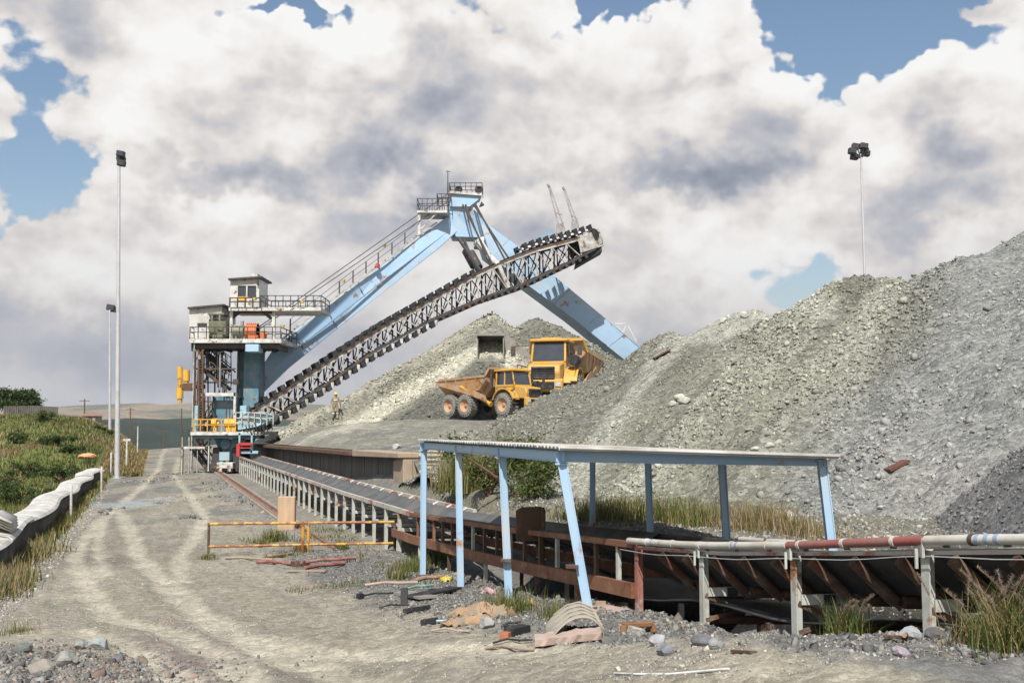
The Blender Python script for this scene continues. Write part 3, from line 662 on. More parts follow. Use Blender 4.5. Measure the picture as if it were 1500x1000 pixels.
# clutter of the tower: pipes, hoses, small braces, gratings
rr_ = random.Random(5)
for k in range(26):
    x = rr_.uniform(283, 352); d_ = rr_.uniform(67.2, 70.5); y0 = rr_.choice([505, 515, 545, 575]); y1 = y0+rr_.uniform(30, 95)
    P1('service_pipe', [DARKST, BROWNST, GALV2, DARKST][k % 4], lambda m: m.tube(px(x, y0, d_), px(x+rr_.uniform(-1, 1), min(y1, 630), d_), rr_.uniform(.025, .06), n=6))
for (a, b, d_) in (((284, 540), (345, 540), 67.4), ((284, 560), (345, 560), 70.6), ((284, 588), (312, 588), 67.2), ((284, 530), (300, 510), 67.0), ((284, 600), (300, 580), 67.0), ((345, 600), (332, 632), 67.6), ((310, 514), (345, 545), 70.8), ((284, 640), (311, 668), 67.5), ((311, 640), (284, 668), 67.5), ((284, 665), (345, 665), 70.8)):
    P1('brace', DARKST if a[0] % 2 else BROWNST, lambda m: m.beam(px(*a, d_), px(*b, d_), .09, .09))
for k in range(7): P1('hose_loop', BLACK, lambda m: m.path([px(360+k*5, 622, 66.3), px(362+k*5, 632+k % 3, 66.2), px(366+k*5, 636, 66.3), px(370+k*5, 626, 66.4)], .035, n=6))
for x, y in ((290, 520), (330, 548), (352, 470), (391, 470), (300, 618)): P1('junction_box', GALV2, lambda m: pbox(m, x, y, x+4, y+6, 66.9, .25))
# machinery house
hs = P1('machinery_house', WHITEC, lambda m: m.prism([px(277, 496, 67.4), px(277, 450, 67.4), px(325, 446, 67.4), px(325, 468, 67.4), px(306, 468, 67.4), px(306, 496, 67.4)], (0, 3.4, 0)), bevel=.02)
P1('roof', DARKST, lambda m: m.prism([px(274.5, 452, 67.1), px(274.5, 449.6, 67.1), px(327.5, 445, 67.1), px(327.5, 447.5, 67.1)], (0, 4.0, 0)), parent=hs)
P1('doorway', GLASS, lambda m: pbox(m, 289, 473, 303, 478, 67.35, .1), parent=hs)
P1('engine', OLIVE, lambda m: (pbox(m, 306, 470, 331, 492, 67.0, 1.6), pbox(m, 304, 458, 328, 461, 67, 1.4), pbox(m, 309, 461, 312, 470, 67, .2), pbox(m, 320, 461, 323, 470, 67, .2), m.tube(px(314, 480, 66.9), px(314, 480, 68), .4, n=12), m.tube(px(324, 478, 66.9), px(324, 478, 68), .28, n=10), pbox(m, 311, 490, 327, 496, 66.9, 1.8)), bevel=.02)
P1('oil_tank', OLIVE, lambda m: (m.tube(px(342, 486, 67.8), px(361, 486, 67.8), .42, n=14), pbox(m, 344, 492, 347, 496, 67.5, .5), pbox(m, 356, 492, 359, 496, 67.5, .5)), smooth=True)
P1('motor', ORANGE, lambda m: (m.tube(px(361, 485, 67.6), px(378, 485, 67.6), .48, n=14), [m.tube(px(x, 485, 67.6), px(x+1, 485, 67.6), .54, n=14) for x in range(362, 378, 3)], pbox(m, 363, 490, 377, 496, 67.2, .8)))
P1('gearbox', ORANGE, lambda m: (pbox(m, 381, 484, 387, 496, 67.6, .8), m.tube(px(380, 488, 67.9), px(393, 488, 67.9), .1, n=8)))
# operator cab
cb = P1('operator_cab', WHITEC, lambda m: pbox(m, 336.5, 408, 380, 450, 67.6, 2.4), bevel=.02)
P1('roof', DARKST, lambda m: m.prism([px(334, 410, 67.3), px(334, 407.5, 67.3), px(383, 404, 67.3), px(383, 406.5, 67.3)], (0, 3.0, 0)), parent=cb)
for x0, x1 in ((349, 359), (363, 374)):
    w = P1('window', GLASS, lambda m: pbox(m, x0, 419, x1, 433, 67.56, .1), parent=cb)
P1('window_frame', DARKST, lambda m: [(pbox(m, x0-.7, 418.2, x1+.7, 419.2, 67.5, .08), pbox(m, x0-.7, 418.2, x0+.2, 433.8, 67.5, .08), pbox(m, x1-.2, 418.2, x1+.7, 433.8, 67.5, .08), pbox(m, x0-.7, 432.8, x1+.7, 433.8, 67.5, .08)) for x0, x1 in ((349, 359), (363, 374))], parent=cb)
P1('warning_panel', YEL, lambda m: pbox(m, 347, 433, 361, 440, 67.52, .06), parent=cb)
P1('wall_light', DARKST, lambda m: pbox(m, 376, 411, 378.5, 417, 67.4, .2), parent=cb)
P1('roof_box', WHITEC, lambda m: pbox(m, 368, 400.5, 377, 405, 68.2, .8), parent=cb)
# hopper, chute, bogie
P1('hopper', BLUE2, lambda m: (m.prism([px(311, 580, 68.0), px(344, 580, 68.0), px(344, 616, 68.0), px(336, 632, 68), px(320, 632, 68), px(311, 616, 68)], (0, 1.8, 0))), bevel=.03)
P1('chute', BLUE2, lambda m: (m.prism([px(314, 643, 67.8), px(362, 643, 67.8), px(352, 658, 67.8), px(345, 668, 67.8), px(324, 668, 67.8)], (0, 2.4, 0)), m.tube(px(330, 650, 67.6), px(330, 650, 67.9), .35, n=12)), bevel=.02)
for x in (316, 344):
    P1('bogie_frame', DARKST, lambda m: m.prism([px(x-4, 655, 67.4), px(x+6, 655, 67.4), px(x+10, 688, 67.4), px(x-8, 688, 67.4)], (0, 2.6, 0)), bevel=.05)
for x in (312, 322, 341, 350):
    for d in (67.2, 69.6): P1('travel_wheel', DARKST, lambda m: (m.tube(px(x, 684, d), px(x, 684, d+.25), .3, n=14), m.tube(px(x, 684, d-.05), px(x, 684, d), .15, n=10)))
P1('hydraulic_unit', CYAN, lambda m: (pbox(m, 321, 662, 336, 674, 66.7, .7), m.tube(px(325, 672, 66.9), px(325, 684, 66.9), .14, n=8), m.tube(px(333, 672, 66.9), px(333, 684, 66.9), .14, n=8)))
P1('rail_clamp', WHITE, lambda m: (pbox(m, 317, 677, 341, 686, 66.6, .6), pbox(m, 320, 686, 325, 691, 66.6, .5), pbox(m, 333, 686, 338, 691, 66.6, .5)), bevel=.03)
P1('frame', CYAN, lambda m: [pbox(m, *q, 66.2, .25) for q in ((349, 634, 352, 663), (367, 634, 370, 663), (349, 660, 378, 664), (349, 634, 372, 637))])
P1('access_ladder', RED, lambda m: (pbox(m, 346, 650, 351, 668, 65.9, .3), pbox(m, 350, 648, 368, 652, 66, .12), pbox(m, 349, 655, 368, 656.5, 66, .1)))
for (x0, x1) in ((311, 318), (330, 346)):
    P1('drive_motor', YEL, lambda m: (m.tube(px(x0, 620, 67), px(x1, 620, 67), .33, n=14), pbox(m, x0+1, 625, x1-1, 632, 66.8, .4), m.tube(px(x1, 620, 67), px(x1+3, 620, 67), .1, n=8)))
P1('transfer_chute', CYAN, lambda m: m.prism([px(348, 612, 66.4), px(362, 604, 66.4), px(400, 606, 66.6), px(396, 617, 66.6), px(375, 625, 66.4), px(348, 630, 66.4)], (0, 2.2, 0)), bevel=.04)
P1('cabinet', CYAN, lambda m: pbox(m, 351, 594, 361, 616, 66.8, .8), bevel=.02)
P1('cabinet', CYAN, lambda m: pbox(m, 284, 594, 290, 632, 66.9, .6), bevel=.02)
P1('lamp', DARKST, lambda m: pbox(m, 341, 555, 349, 563, 66.8, .4))
for (x, y0, y1) in ((263.5, 537, 598), (273, 547, 572)):
    P1('cable_reel', YEL, lambda m: (m.tube(px(x, y0, 68), px(x, y1-(8 if y1 > 580 else 0), 68), .16, n=10), m.tube(px(x, y1-30, 68), px(x, y1-14, 68), .22, n=10)))
P1('reel_arm', BROWNST, lambda m: (m.beam(px(262, 566, 68), px(300, 566, 68), .3, .3), pbox(m, 268, 561, 281, 572, 67.8, .6), m.tube(px(266, 598, 68), px(265.5, 694, 68), .035, n=6)))
# stair up the leg with its rail, lamps and ropes
LT = [(412, 498, 71), (440, 474, 71.8), (470, 452, 72.8), (520, 413, 74.5), (570, 377, 76), (612, 344, 77.4), (640, 326, 78.2)]
P1('walkway', WHITE, lambda m: [(m.beam(px(*LT[i]), px(*LT[i+1]), .08, .12), m.beam(px(*LT[i])+Vector((0, 1, 0)), px(*LT[i+1])+Vector((0, 1, 0)), .08, .12)) for i in range(len(LT)-1)])
def onLT(x): return px(x, float(np.interp(x, [q[0] for q in LT], [q[1] for q in LT])), float(np.interp(x, [q[0] for q in LT], [q[2] for q in LT])))
for x in (425, 461, 497, 517, 536, 554, 574, 593): P1('rail_post', DARKST, lambda m: m.beam(onLT(x), onLT(x)+Vector((0, 0, .95)), .09, .09))
P1('walkway_rail', DARKST, lambda m: [m.beam(onLT(a)+Vector((0, 0, h)), onLT(b)+Vector((0, 0, h)), .03, .03) for a, b in ((425, 461), (461, 517), (517, 574), (574, 608)) for h in (.95, .5)])
P1('hoist_rope', DARKST, lambda m: (m.tube(px(352, 498, 70), px(657, 283, 79), .035, n=6), m.tube(px(356, 498, 70.3), px(664, 290, 79), .035, n=6)))
for (x, y, d) in ((563, 358, 76.4), (503, 410, 74.2), (373, 436, 67), (443, 440, 67), (414, 476, 67)):
    P1('lamp', mk('amber_lens', (.75, .55, .18), .05, 1, .3, bump=0) if x == 563 else bpy.data.materials['amber_lens'], lambda m: m.tube(px(x, y, d), px(x, y+4, d), .17, .1, n=10))
P1('safety_sign', RED, lambda m: m.tube(px(552, 392, 75.3), px(554, 386, 75.3), .2, .14, n=8))
# platforms at the apex
def rail2(x0, x1, yt, yb, d, dep, nx, mat=DARKST): rail('guard_rail', x0, x1, yt, yb, d, dep, mat=mat, nx=nx)
deck(611, 308, 655, 311.5, 77.4, 2.6); rail2(611, 655, 291, 308, 77.4, 2.5, 6); P1('prop', WHITE, lambda m: (pbox(m, 612, 311, 616, 345, 77.5, .2), m.beam(px(617, 335, 77.6), px(640, 312, 77.6), .1, .1)))
rail2(658, 706, 268, 280, 78.4, 2.4, 6); rail2(640, 660, 284, 297, 78, 1.5, 3)
P1('antenna_mast', DARKST, lambda m: (m.tube(px(656, 285, 78.6), px(656, 250, 78.6), .06, .03, n=6), m.beam(px(653, 251, 78.6), px(660, 251.5, 78.6), .04, .04)))
for x in (672, 701): P1('sheave', DARKST, lambda m: m.tube(px(x, 278, 78.5), px(x, 278, 79.2), .3, n=14))
P1('floodlight', DARKST, lambda m: m.prism([px(702, 302, 78.5), px(709, 299, 78.5), px(705, 295, 78.5)], (0, .5, 0)))
# suspension ropes and links down to the boom
BX = [369, 485, 560, 633, 704, 745, 787, 830, 874]; BT = [608, 530, 482, 441, 401, 383, 367, 356, 344]; BBx = [369, 405, 480, 547, 633, 704, 768, 848, 880]; BB = [629, 609, 561, 515, 468, 437, 415.5, 377, 360]
def bd(x): return 68+(x-369)/511*8
def topc(x, back=0, up=0):
    p = px(x, float(np.interp(x, BX, BT)), bd(x)); return p+Vector((-.317, .948, 0))*back+Vector((0, 0, up))
def botc(x, back=0, up=0):
    p = px(x, float(np.interp(x, BBx, BB)), bd(x)); return p+Vector((-.317, .948, 0))*back+Vector((0, 0, up))
P1('suspension_rope', DARKST, lambda m: [m.tube(px(x0, 300, 78.7), topc(x1, b, .3), .07, n=6) for x0, x1, b in ((678, 722, .1), (682, 727, 1.5), (694, 745, .1), (697, 749, 1.5))])
for (a, b, back) in (((672, 350), 704, .05), ((680, 352), 709, 1.6)):
    P1('link_arm', DARKST, lambda m: (m.beam(px(*a, 78.9), topc(b, back, .2), .16, .2), m.tube(px(a[0]+10, a[1]+18, 78), px(a[0]+22, a[1]+40, 77), .3, n=10)))
for (a, b, back) in (((698, 357), (733, 392), 0), ((703, 352), (738, 392), 1.7)):
    P1('hydraulic_cylinder', WHITE, lambda m: (m.tube(px(*a, 78.5), topc(b[0]-2, back, 0), .24, n=12), m.tube(topc(b[0]-2, back, 0), botc(b[0]+12, back, .1), .16, n=10), m.tube(px(a[0]-3, a[1]+1, 78.3), px(a[0]+6, a[1]+2, 78.3), .38, n=12)), smooth=True)
# boom truss
BW = 1.9
xs = np.concatenate([np.linspace(392, 700, 15), np.linspace(722, 872, 8)])
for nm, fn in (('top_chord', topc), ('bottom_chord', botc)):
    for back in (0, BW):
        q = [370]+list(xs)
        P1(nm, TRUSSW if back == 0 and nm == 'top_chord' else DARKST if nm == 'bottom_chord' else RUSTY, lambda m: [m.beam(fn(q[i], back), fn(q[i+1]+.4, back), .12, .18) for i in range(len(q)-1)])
P1('belt', BLACK, lambda m: m.sheet([[topc(x, .15, .30), topc(x, .6, .16), topc(x, 1.3, .16), topc(x, 1.75, .30)] for x in [360]+list(xs[:-1])+[868]]), solid=.05)
P1('belt_edge', RUSTY, lambda m: [m.beam(topc(a, -.06, .16), topc(b+.3, -.06, .16), .08, .12) for a, b in zip([366]+list(xs), list(xs)+[878])])
P1('return_belt', BLACK, lambda m: m.sheet([[botc(x, .2, -.25), botc(x, 1.7, -.25)] for x in [372]+list(xs)]), solid=.04)
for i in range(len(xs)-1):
    for back, mt in ((0, TRUSSW), (BW, DARKST)):  # rear plane coloured dark to give the shade inside the boom
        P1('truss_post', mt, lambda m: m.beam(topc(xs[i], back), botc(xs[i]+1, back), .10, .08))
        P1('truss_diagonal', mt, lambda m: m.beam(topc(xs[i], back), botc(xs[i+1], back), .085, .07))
    P1('cross_brace', DARKST, lambda m: (m.beam(topc((xs[i]+xs[i+1])/2, BW*.5), botc((xs[i]+xs[i+1])/2, BW*.5), .12, .1), m.beam(topc(xs[i+1], BW), botc(xs[i], BW), .08, .08), m.beam(botc(xs[i], 0), botc(xs[i+1], BW), .07, .07), m.beam(topc(xs[i], 0), botc(xs[i], BW), .06, .06)))  # inner braces dark too, shade inside the truss put into their colour
iw = np.concatenate([np.arange(366, 706, 12.6), np.arange(770, 868, 10.5)])
def idler_mb(c, up):
    m = MB(); dx = Vector((.948, .317, 0)); sl = .60
    h = .46 if up else .38; w = .34
    a = c; e = Vector((-.317, .948, 0))
    u = Vector((-.34, -.11, .93)) if up else Vector((.34, .11, -.93))
    v = Vector((.80, .27, .5)).normalized()
    for b0, b1 in ((-.18, .12), (BW-.15, BW+.1)):
        p = a+e*b0; q = a+e*b1
        m.quadbox([p-v*w/2, p+v*w/2, q+v*w/2, q-v*w/2, p-v*w/2+u*h, p+v*w/2+u*h, q+v*w/2+u*h, q-v*w/2+u*h])
    m.tube(a+e*.1+u*.2, a+e*(BW-.1)+u*.2, .09, n=8)
    return m
for x in iw:
    off = .12 if x < 706 else .42
    idler_mb(topc(x, 0, off), True).build('carrying_idler', BLACK, st)
for x in np.concatenate([np.arange(380, 640, 12.6), np.arange(640, 860, 9.5)]):
    up = .02 if x < 770 else 0
    o = (idler_mb(botc(x, 0, -.2), False) if x < 640 else MB().tube(botc(x, -.12, -.24), botc(x, BW+.1, -.24), .13, n=8)).build('return_idler', BLACK if x < 640 else DARKST, st)
    if x < 640: P1('idler_bracket', TRUSSW if int(x/12.6) % 2 == 0 or x < 560 else GALV, lambda m: m.box(botc(x+6.3, -.1, -.34), (.2, .16, .34)))
P1('wind_cover', WHITE, lambda m: m.sheet([[topc(x, -.1, .46), topc(x, .0, .60), topc(x, 1.0, .66)] for x in (764, 800, 840, 868)]), solid=.06)
P1('boom_head', TRUSSW, lambda m: (m.prism([topc(845, -.1, .3), topc(876, -.1, .5), botc(884, -.1, .0), botc(850, -.1, .25)], (0, .25, 0)), m.prism([topc(845, 2, .3), topc(876, 2, .5), botc(884, 2, .0), botc(850, 2, .25)], (0, .25, 0)), m.tube(px(876, 352, 75.8), px(876, 352, 78.2), .38, n=14)), bevel=.02)
P1('head_pulley', BLACK, lambda m: (m.tube(px(868, 344, 75.7), px(868, 344, 77.8), .5, n=16), m.prism([px(842, 391, 76), px(882, 368, 76), px(880, 352, 76), px(846, 376, 76)], (0, 1.6, 0))))
for (x, y0, y1, x2, d) in ((803, 270, 352, 828, 75.2), (825, 274, 346, 848, 76.6)):
    P1('dust_boom', GALV2, lambda m: (m.beam(px(x, y0, d), px(x+20, y1-4, d), .1, .12), m.beam(px(x+2, y0+2, d+.1), px(x2+4, y1-2, d), .08, .1), m.beam(px(x+12, y0+42, d), px(x2-4, y0+44, d), .08, .08), m.beam(px(x+14, y1-22, d), px(x2-2, y1-26, d), .1, .1), m.box(px(x+17, y1-14, d), (.5, .3, .9)), m.tube(px(x-.5, y0, d), px(x+1, y0+4, d), .1, n=6)))
P1('foot_bracket', GALV, lambda m: (m.beam(px(901, 474, 80.8), px(918, 474, 80.8), .14, .14), m.beam(px(918, 474, 80.8), px(912, 487, 80.8), .12, .12), m.beam(px(918, 474, 80.8), px(932, 500, 80.8), .12, .12), m.beam(px(902, 474, 80.8), px(912, 487, 80.8), .08, .08)))
# ---------------------------------------------------------------- pixel ray onto the ground
def gp(x, y, dz=0., f=None):
    f = f or ground_z; d0, d1 = 5., 160.
    for it, n in ((0, 500), (1, 60)):
        d = np.geomspace(d0, d1, n); P = [px(x, y, q) for q in (d[0], d[-1])]; u = P[1]-P[0]
        t = (d-d[0])/(d[-1]-d[0]); X = P[0].x+u.x*t; Y = d; Z = P[0].z+u.z*t
        g = f(X, Y); k = np.nonzero(Z <= g)[0]
        if len(k) == 0: p = px(x, y, 60); return Vector((p.x, p.y, gz(p.x, p.y)+dz))
        i = k[0]
        if i == 0 or it: return Vector((X[i], Y[i], float(g[i])+dz))
        d0, d1 = d[i-1], d[i]
def single(name, mat, fn, label, cat, loc, group=None, kind=None, **k):
    m = MB(); fn(m); o = m.build(name, mat, None, origin=loc, **k); return tag(o, label, cat, group, kind)
# ---------------------------------------------------------------- rail
RAILM = mk('rusted_rail', (.23, .10, .065), .25, 3, .7, rust=.5, dirt=.4, bump=.1)
rt = thing('stacker_rail', 'rusty travel rail on a pale concrete strip running back to the stacker', 'rail track', tuple(sd(4.3, 28, 0)))
def strip(s0, s1, z0, z1, y0, y1, n=24):
    m = MB(); ys = np.linspace(y0, y1, n); rows = []
    for y in ys: rows.append([sd(s0, y, z0+0), sd(s0, y, z1), sd(s1, y, z1), sd(s1, y, z0)])
    return m.sheet(rows)
yy = 22.5
while yy < 80:
    strip(4.02, 4.66, -.2, .075, yy, yy+3.4, 5).build('concrete_strip', CONC, rt); yy += 3.42
strip(4.24, 4.44, .078, .10, 23.5, 84).build('sole_plate', RAILM, rt); strip(4.31, 4.37, .1, .17, 23.5, 84).build('rail', RAILM, rt)
strip(4.12, 4.15, .078, .125, 23.5, 84).build('cable_guard', mk('pink_rust', (.33, .2, .17), .2, 2, .8), rt)
rt2 = thing('stacker_rail', 'far twin rail of the stacker hidden on the other side of the low conveyor', 'rail track', tuple(sd(7.3, 60, 0)))
strip(7.15, 7.45, -.2, .08, 50, 84).build('concrete_strip', CONC, rt2); strip(7.26, 7.34, .08, .16, 50, 84).build('rail', RAILM, rt2)
# ---------------------------------------------------------------- ground conveyor
def cz(d): return float(np.interp(d, [5, 6.3, 7.47, 9, 10.5, 11.9, 13.5, 16, 18, 22, 26, 90], [2.40, 2.28, 2.14, 1.93, 1.76, 1.65, 1.56, 1.41, 1.32, 1.14, 1.08, 1.06]))
PALE = mk('pale_worn_paint', (.44, .46, .42), .12, 2, .6, rust=.32, rustcol=(.24, .10, .035), rscale=2.2, dirt=.4, dirtcol=(.3, .28, .23), bump=.08)
STRG = mk('chipped_stringer', (.42, .39, .34), .15, 2, .65, rust=.45, rustcol=(.28, .12, .09), rscale=1.2, bump=.1)
BELTM = mk('worn_conveyor_belt', (.07, .073, .078), .15, .8, .75, dirt=.5, dirtcol=(.13, .127, .115), bump=.05)
BELTD = mk('dark_conveyor_belt', (.03, .03, .032), .25, 1.2, .6, dirt=.25, dirtcol=(.1, .095, .085), bump=.05)
cv = thing('ground_conveyor', 'long low belt conveyor on rows of pale posts running from stacker to right foreground', 'conveyor', tuple(sd(5.6, 22, 0)))
def C1(name, mat, fn, **k): m = MB(); fn(m); return m.build(name, mat, cv, **k)
SL, SR = 5.6, 6.95
def post_far(s, d, w=.075):
    p = sd(s, d); g = gz(p.x, p.y)-.25; t = cz(d)-.03
    return MB().box((p.x, p.y, (g+t)/2), (w, w*1.3, t-g), Matrix.Rotation(.34, 3, 'Z'))
d = 23.3
while d < 67:
    for s in (SL, SR): post_far(s, d).build('post', PALE, cv)
    C1('cross_beam', PALE, lambda m: m.beam(sd(SL, d, cz(d)-.42), sd(SR, d, cz(d)-.42), .06, .08))
    d += 1.33
def rows_d(a, b, st_=1.0): return list(np.linspace(a, b, max(2, int((b-a)/st_)+1)))
for s in (SL, SR):
    for (a, b) in ((22.2, 30), (30, 40), (40, 52), (52, 66)):
        C1('stringer', STRG, lambda m: [m.beam(sd(s, q, cz(q)+(.05 if s == SR else 0)), sd(s, q2, cz(q2)+(.05 if s == SR else 0)), .085, .10) for q, q2 in zip(rows_d(a, b, 4)[:-1], rows_d(a, b, 4)[1:])])
d = 22.6
while d < 50:
    for s, e in ((SR, -.12),): C1('idler_frame', STRG if s == SR else RUSTY, lambda m: (m.box(sd(s+e*.3, d, cz(d)+.06), (.09, .05, .08)), m.tube(sd(s+e*.3, d, cz(d)+.1), sd(s+e*1.3, d, cz(d)+.04), .045, n=6)))
    d += 1.15 if d < 45 else 2.6
def belt_rows(a, b, st_, dz=0.):
    out = []
    for q in rows_d(a, b, st_):
        z = cz(q)-.01+dz; out.append([sd(SL+.10, q, z+.05), sd(SL+.30, q, z-.10), sd(SL+.50, q, z-.17), sd(SR-.50, q, z-.17), sd(SR-.30, q, z-.10), sd(SR-.10, q, z+.05)])
    return out
C1('carrying_belt', BELTM, lambda m: m.sheet(belt_rows(14, 68, 1.0)), solid=.025, smooth=True)
def deep_rows(a, b, st_):
    out = []
    for q in rows_d(a, b, st_):
        z = cz(q); k = float(np.interp(q, [12, 14], [1, .5])); out.append([sd(SL+.06, q, z-.02), sd(SL+.22, q, z-.16*k), sd(SL+.42, q, z-.35*k), sd(SR-.42, q, z-.35*k), sd(SR-.22, q, z-.16*k), sd(SR-.06, q, z-.02)])
    return out
C1('carrying_belt', BELTD, lambda m: m.sheet(deep_rows(4.6, 14, .4)), solid=.025, smooth=True)
def ret(m, a, b, dz): m.sheet([[sd(SL+.12+(SR-SL-.24)*k/4, q, cz(q)+dz-.05*math.sin(q*2.2)+(.02 if k in (0, 4) else 0)) for k in range(5)] for q in rows_d(a, b, .35)])
C1('return_belt', BELTD, lambda m: ret(m, 4.6, 22, -.60), solid=.02, smooth=True)
C1('return_belt', BELTD, lambda m: ret(m, 22.1, 66, -.55), solid=.02, smooth=True)
# girder section under the shelter
def gird(m, s, a, b, dz, h, w=.07): [m.beam(sd(s, q, cz(q)+dz), sd(s, q2, cz(q2)+dz), w, h) for q, q2 in zip(rows_d(a, b, 1.5)[:-1], rows_d(a, b, 1.5)[1:])]
RGIRD = mk('red_rust_girder', (.19, .085, .045), .25, 1.6, .75, rust=.35, rustcol=(.14, .05, .025), dirt=.3, dirtcol=(.3, .18, .10), bump=.12)
for s in (SL-.03, SR): C1('girder', RGIRD, lambda m: gird(m, s, 11.95, 23.8, -.52, .17))
for s in (SL-.02, SR): C1('upper_rail', RGIRD if s < 6 else DARKST, lambda m: gird(m, s, 11.95, 22.2, 0, .07))
for k, q in enumerate(np.arange(12.4, 22.2, .62)):
    for s in (SL, SR): C1('upright', RGIRD if (q > 18 and s < 6) else PALE if k % 3 == 0 else BROWNST, lambda m: m.box(sd(s, q, cz(q)-.24), (.045, .06, .44), Matrix.Rotation(.34, 3, 'Z')))
    C1('carrying_idler', DARKST, lambda m: (m.tube(sd(SL+.05, q, cz(q)-.02), sd(SL+.45, q, cz(q)-.2), .05, n=8), m.tube(sd(SL+.45, q, cz(q)-.21), sd(SR-.45, q, cz(q)-.21), .05, n=8)))
for q in (13.6, 15.0, 17.3, 19.4, 21.5, 23.4):
    for s in (SL, SR):
        p = sd(s, q); g = gz(p.x, p.y)-.5; C1('leg', RUSTY if q in (15.0, 19.4) else PALE, lambda m: m.box((p.x, p.y, (g+cz(q)-.6)/2), (.07, .09, cz(q)-.6-g)))
C1('guard_plate', BROWNST, lambda m: (m.prism([px(756, 792, 15.2), px(755, 748, 15.2), px(762, 743, 15.2), px(790, 742, 15.2), px(797, 747, 15.2), px(796, 793, 15.2)], (.03, .09, 0)), pbox(m, 793, 743, 798, 842, 15.15, .12)), bevel=.01)
# near bays with the tall pale posts
NP = [5.95, 7.47, 9.0, 10.5, 11.9]
for q in NP:
    for s in (SL-.02, SR+.02):
        p = sd(s, q); g = gz(p.x, p.y)-.30; t = cz(q)-.02; w = .085
        if s > 6: g = gz(p.x, p.y)-.3
        C1('post', PALE if q != 11.9 else STRG, lambda m: (m.box((p.x, p.y, (g+t)/2), (w*.16, .09, t-g), Matrix.Rotation(.3, 3, 'Z')), m.box((p.x+w*.45, p.y+.03, (g+t)/2), (w*.9, .012, t-g), Matrix.Rotation(.12, 3, 'Z'))), bevel=.003)
    if q < 11:
        for dz in (-.42,):
            C1('bracket_board', PALE, lambda m: m.beam(sd(SL+.05, q+.02, cz(q)+dz), sd(SR-.02, q+.10, cz(q)+dz+.02), .03, .085))
            C1('black_stripe', BLACK, lambda m: m.beam(sd(SL+.24, q+.005, cz(q)+dz), sd(SL+.34, q+.01, cz(q)+dz+.002), .034, .089))
        C1('return_roller', RUSTY, lambda m: m.tube(sd(SL+.1, q+.15, cz(q)-.72), sd(SR-.1, q+.15, cz(q)-.72), .045, n=10))
        C1('strut', RUSTY, lambda m: (m.beam(sd(SL+.03, q+.03, cz(q)-.45), sd(SL+.28, q+.06, cz(q)-.56), .02, .05), m.beam(sd(SL+.03, q+.03, cz(q)-.7), sd(SL+.4, q+.1, cz(q)-.62), .02, .04)))
for s in (SL, SR): C1('channel', STRG if s < 6 else PALE, lambda m: gird(m, s, 4.8, 11.9, -.035, .028, .05))
for q in np.arange(5.2, 11.8, .52):
    C1('carrying_idler', RUSTY, lambda m: (m.tube(sd(SL+.03, q, cz(q)-.09), sd(SL+.38, q+.02, cz(q)-.42), .05, n=10), m.beam(sd(SL+.02, q-.03, cz(q)-.10), sd(SL+.40, q-.01, cz(q)-.47), .02, .04), m.tube(sd(SL+.43, q, cz(q)-.42), sd(SR-.43, q, cz(q)-.42), .05, n=10), m.tube(sd(SR-.38, q, cz(q)-.42), sd(SR-.04, q, cz(q)-.09), .052, n=10)))
    C1('idler_clip', DARKST, lambda m: m.box(sd(SL-.01, q, cz(q)+.02), (.04, .03, .05)))
C1('pull_cord', GALV, lambda m: m.path([sd(SL-.07, q, cz(q)-.075-.01*math.sin(q*4)) for q in rows_d(5, 12.2, .3)], .004, n=5))
# ---------------------------------------------------------------- pipes on top of the conveyor
PIPEW = mk('white_pipe', (.52, .51, .47), .1, 1.5, .5, dirt=.65, dirtcol=(.4, .37, .31), rust=.12, bump=.02)
PIPER = mk('red_pipe', (.24, .055, .045), .2, 1.5, .65, dirt=.55, dirtcol=(.24, .13, .11), bump=.03)
BAND = mk('blue_band', (.25, .32, .44), .1, 2, .6, dirt=.3, bump=0)
def pipeline(label, s, segs, r, dzf, group):
    a = sd(s, segs[0][1], 0); t = thing('water_pipe', label, 'pipe', (a.x, a.y, cz(segs[0][1])), group=group)
    for (b, c, mt) in segs:
        m = MB(); m.path([sd(s, q, dzf(q)) for q in rows_d(b, c, .5)], r, n=14); m.build('pipe_section', mt, t, smooth=True)
        q = b+.28
        while q < c:
            e = .035; m = MB(); m.tube(sd(s, q, dzf(q)), sd(s, q+e, dzf(q+e)), r*1.16, n=14); m.build('collar', RUSTY if (int(q*10) % 3 == 0) else mt if mt is PIPEW else PIPEW, t, smooth=True)
            q += .56
    return t
pf = pipeline('thick white and brick-red pipe along the front edge of the conveyor', SL-.06, [(5.0, 7.40, PIPEW), (7.42, 9.0, PIPER), (9.02, 12.0, PIPEW)], .036, lambda q: cz(q)+.045, 'pipes along the conveyor')
for q in (9.75, 9.83, 11.4, 6.75, 6.83, 6.91): MB().tube(sd(SL-.06, q, cz(q)+.045), sd(SL-.06, q+.035, cz(q+.035)+.045), .0378, n=14).build('blue_band', BAND, pf, smooth=True)
for q in NP[:4]: (lambda m: (m.box(sd(SL-.06, q, cz(q)+.0), (.02, .14, .14)), m.box(sd(SL-.10, q-.02, cz(q)-.08), (.02, .02, .14))))(mm := MB()); mm.build('pipe_bracket', PALE, pf)
pipeline('thinner white pipe along the far edge of the conveyor', SR+.02, [(5.0, 8.6, PIPEW), (8.62, 12.25, PIPEW)], .031, lambda q: cz(q)+.05, 'pipes along the conveyor')
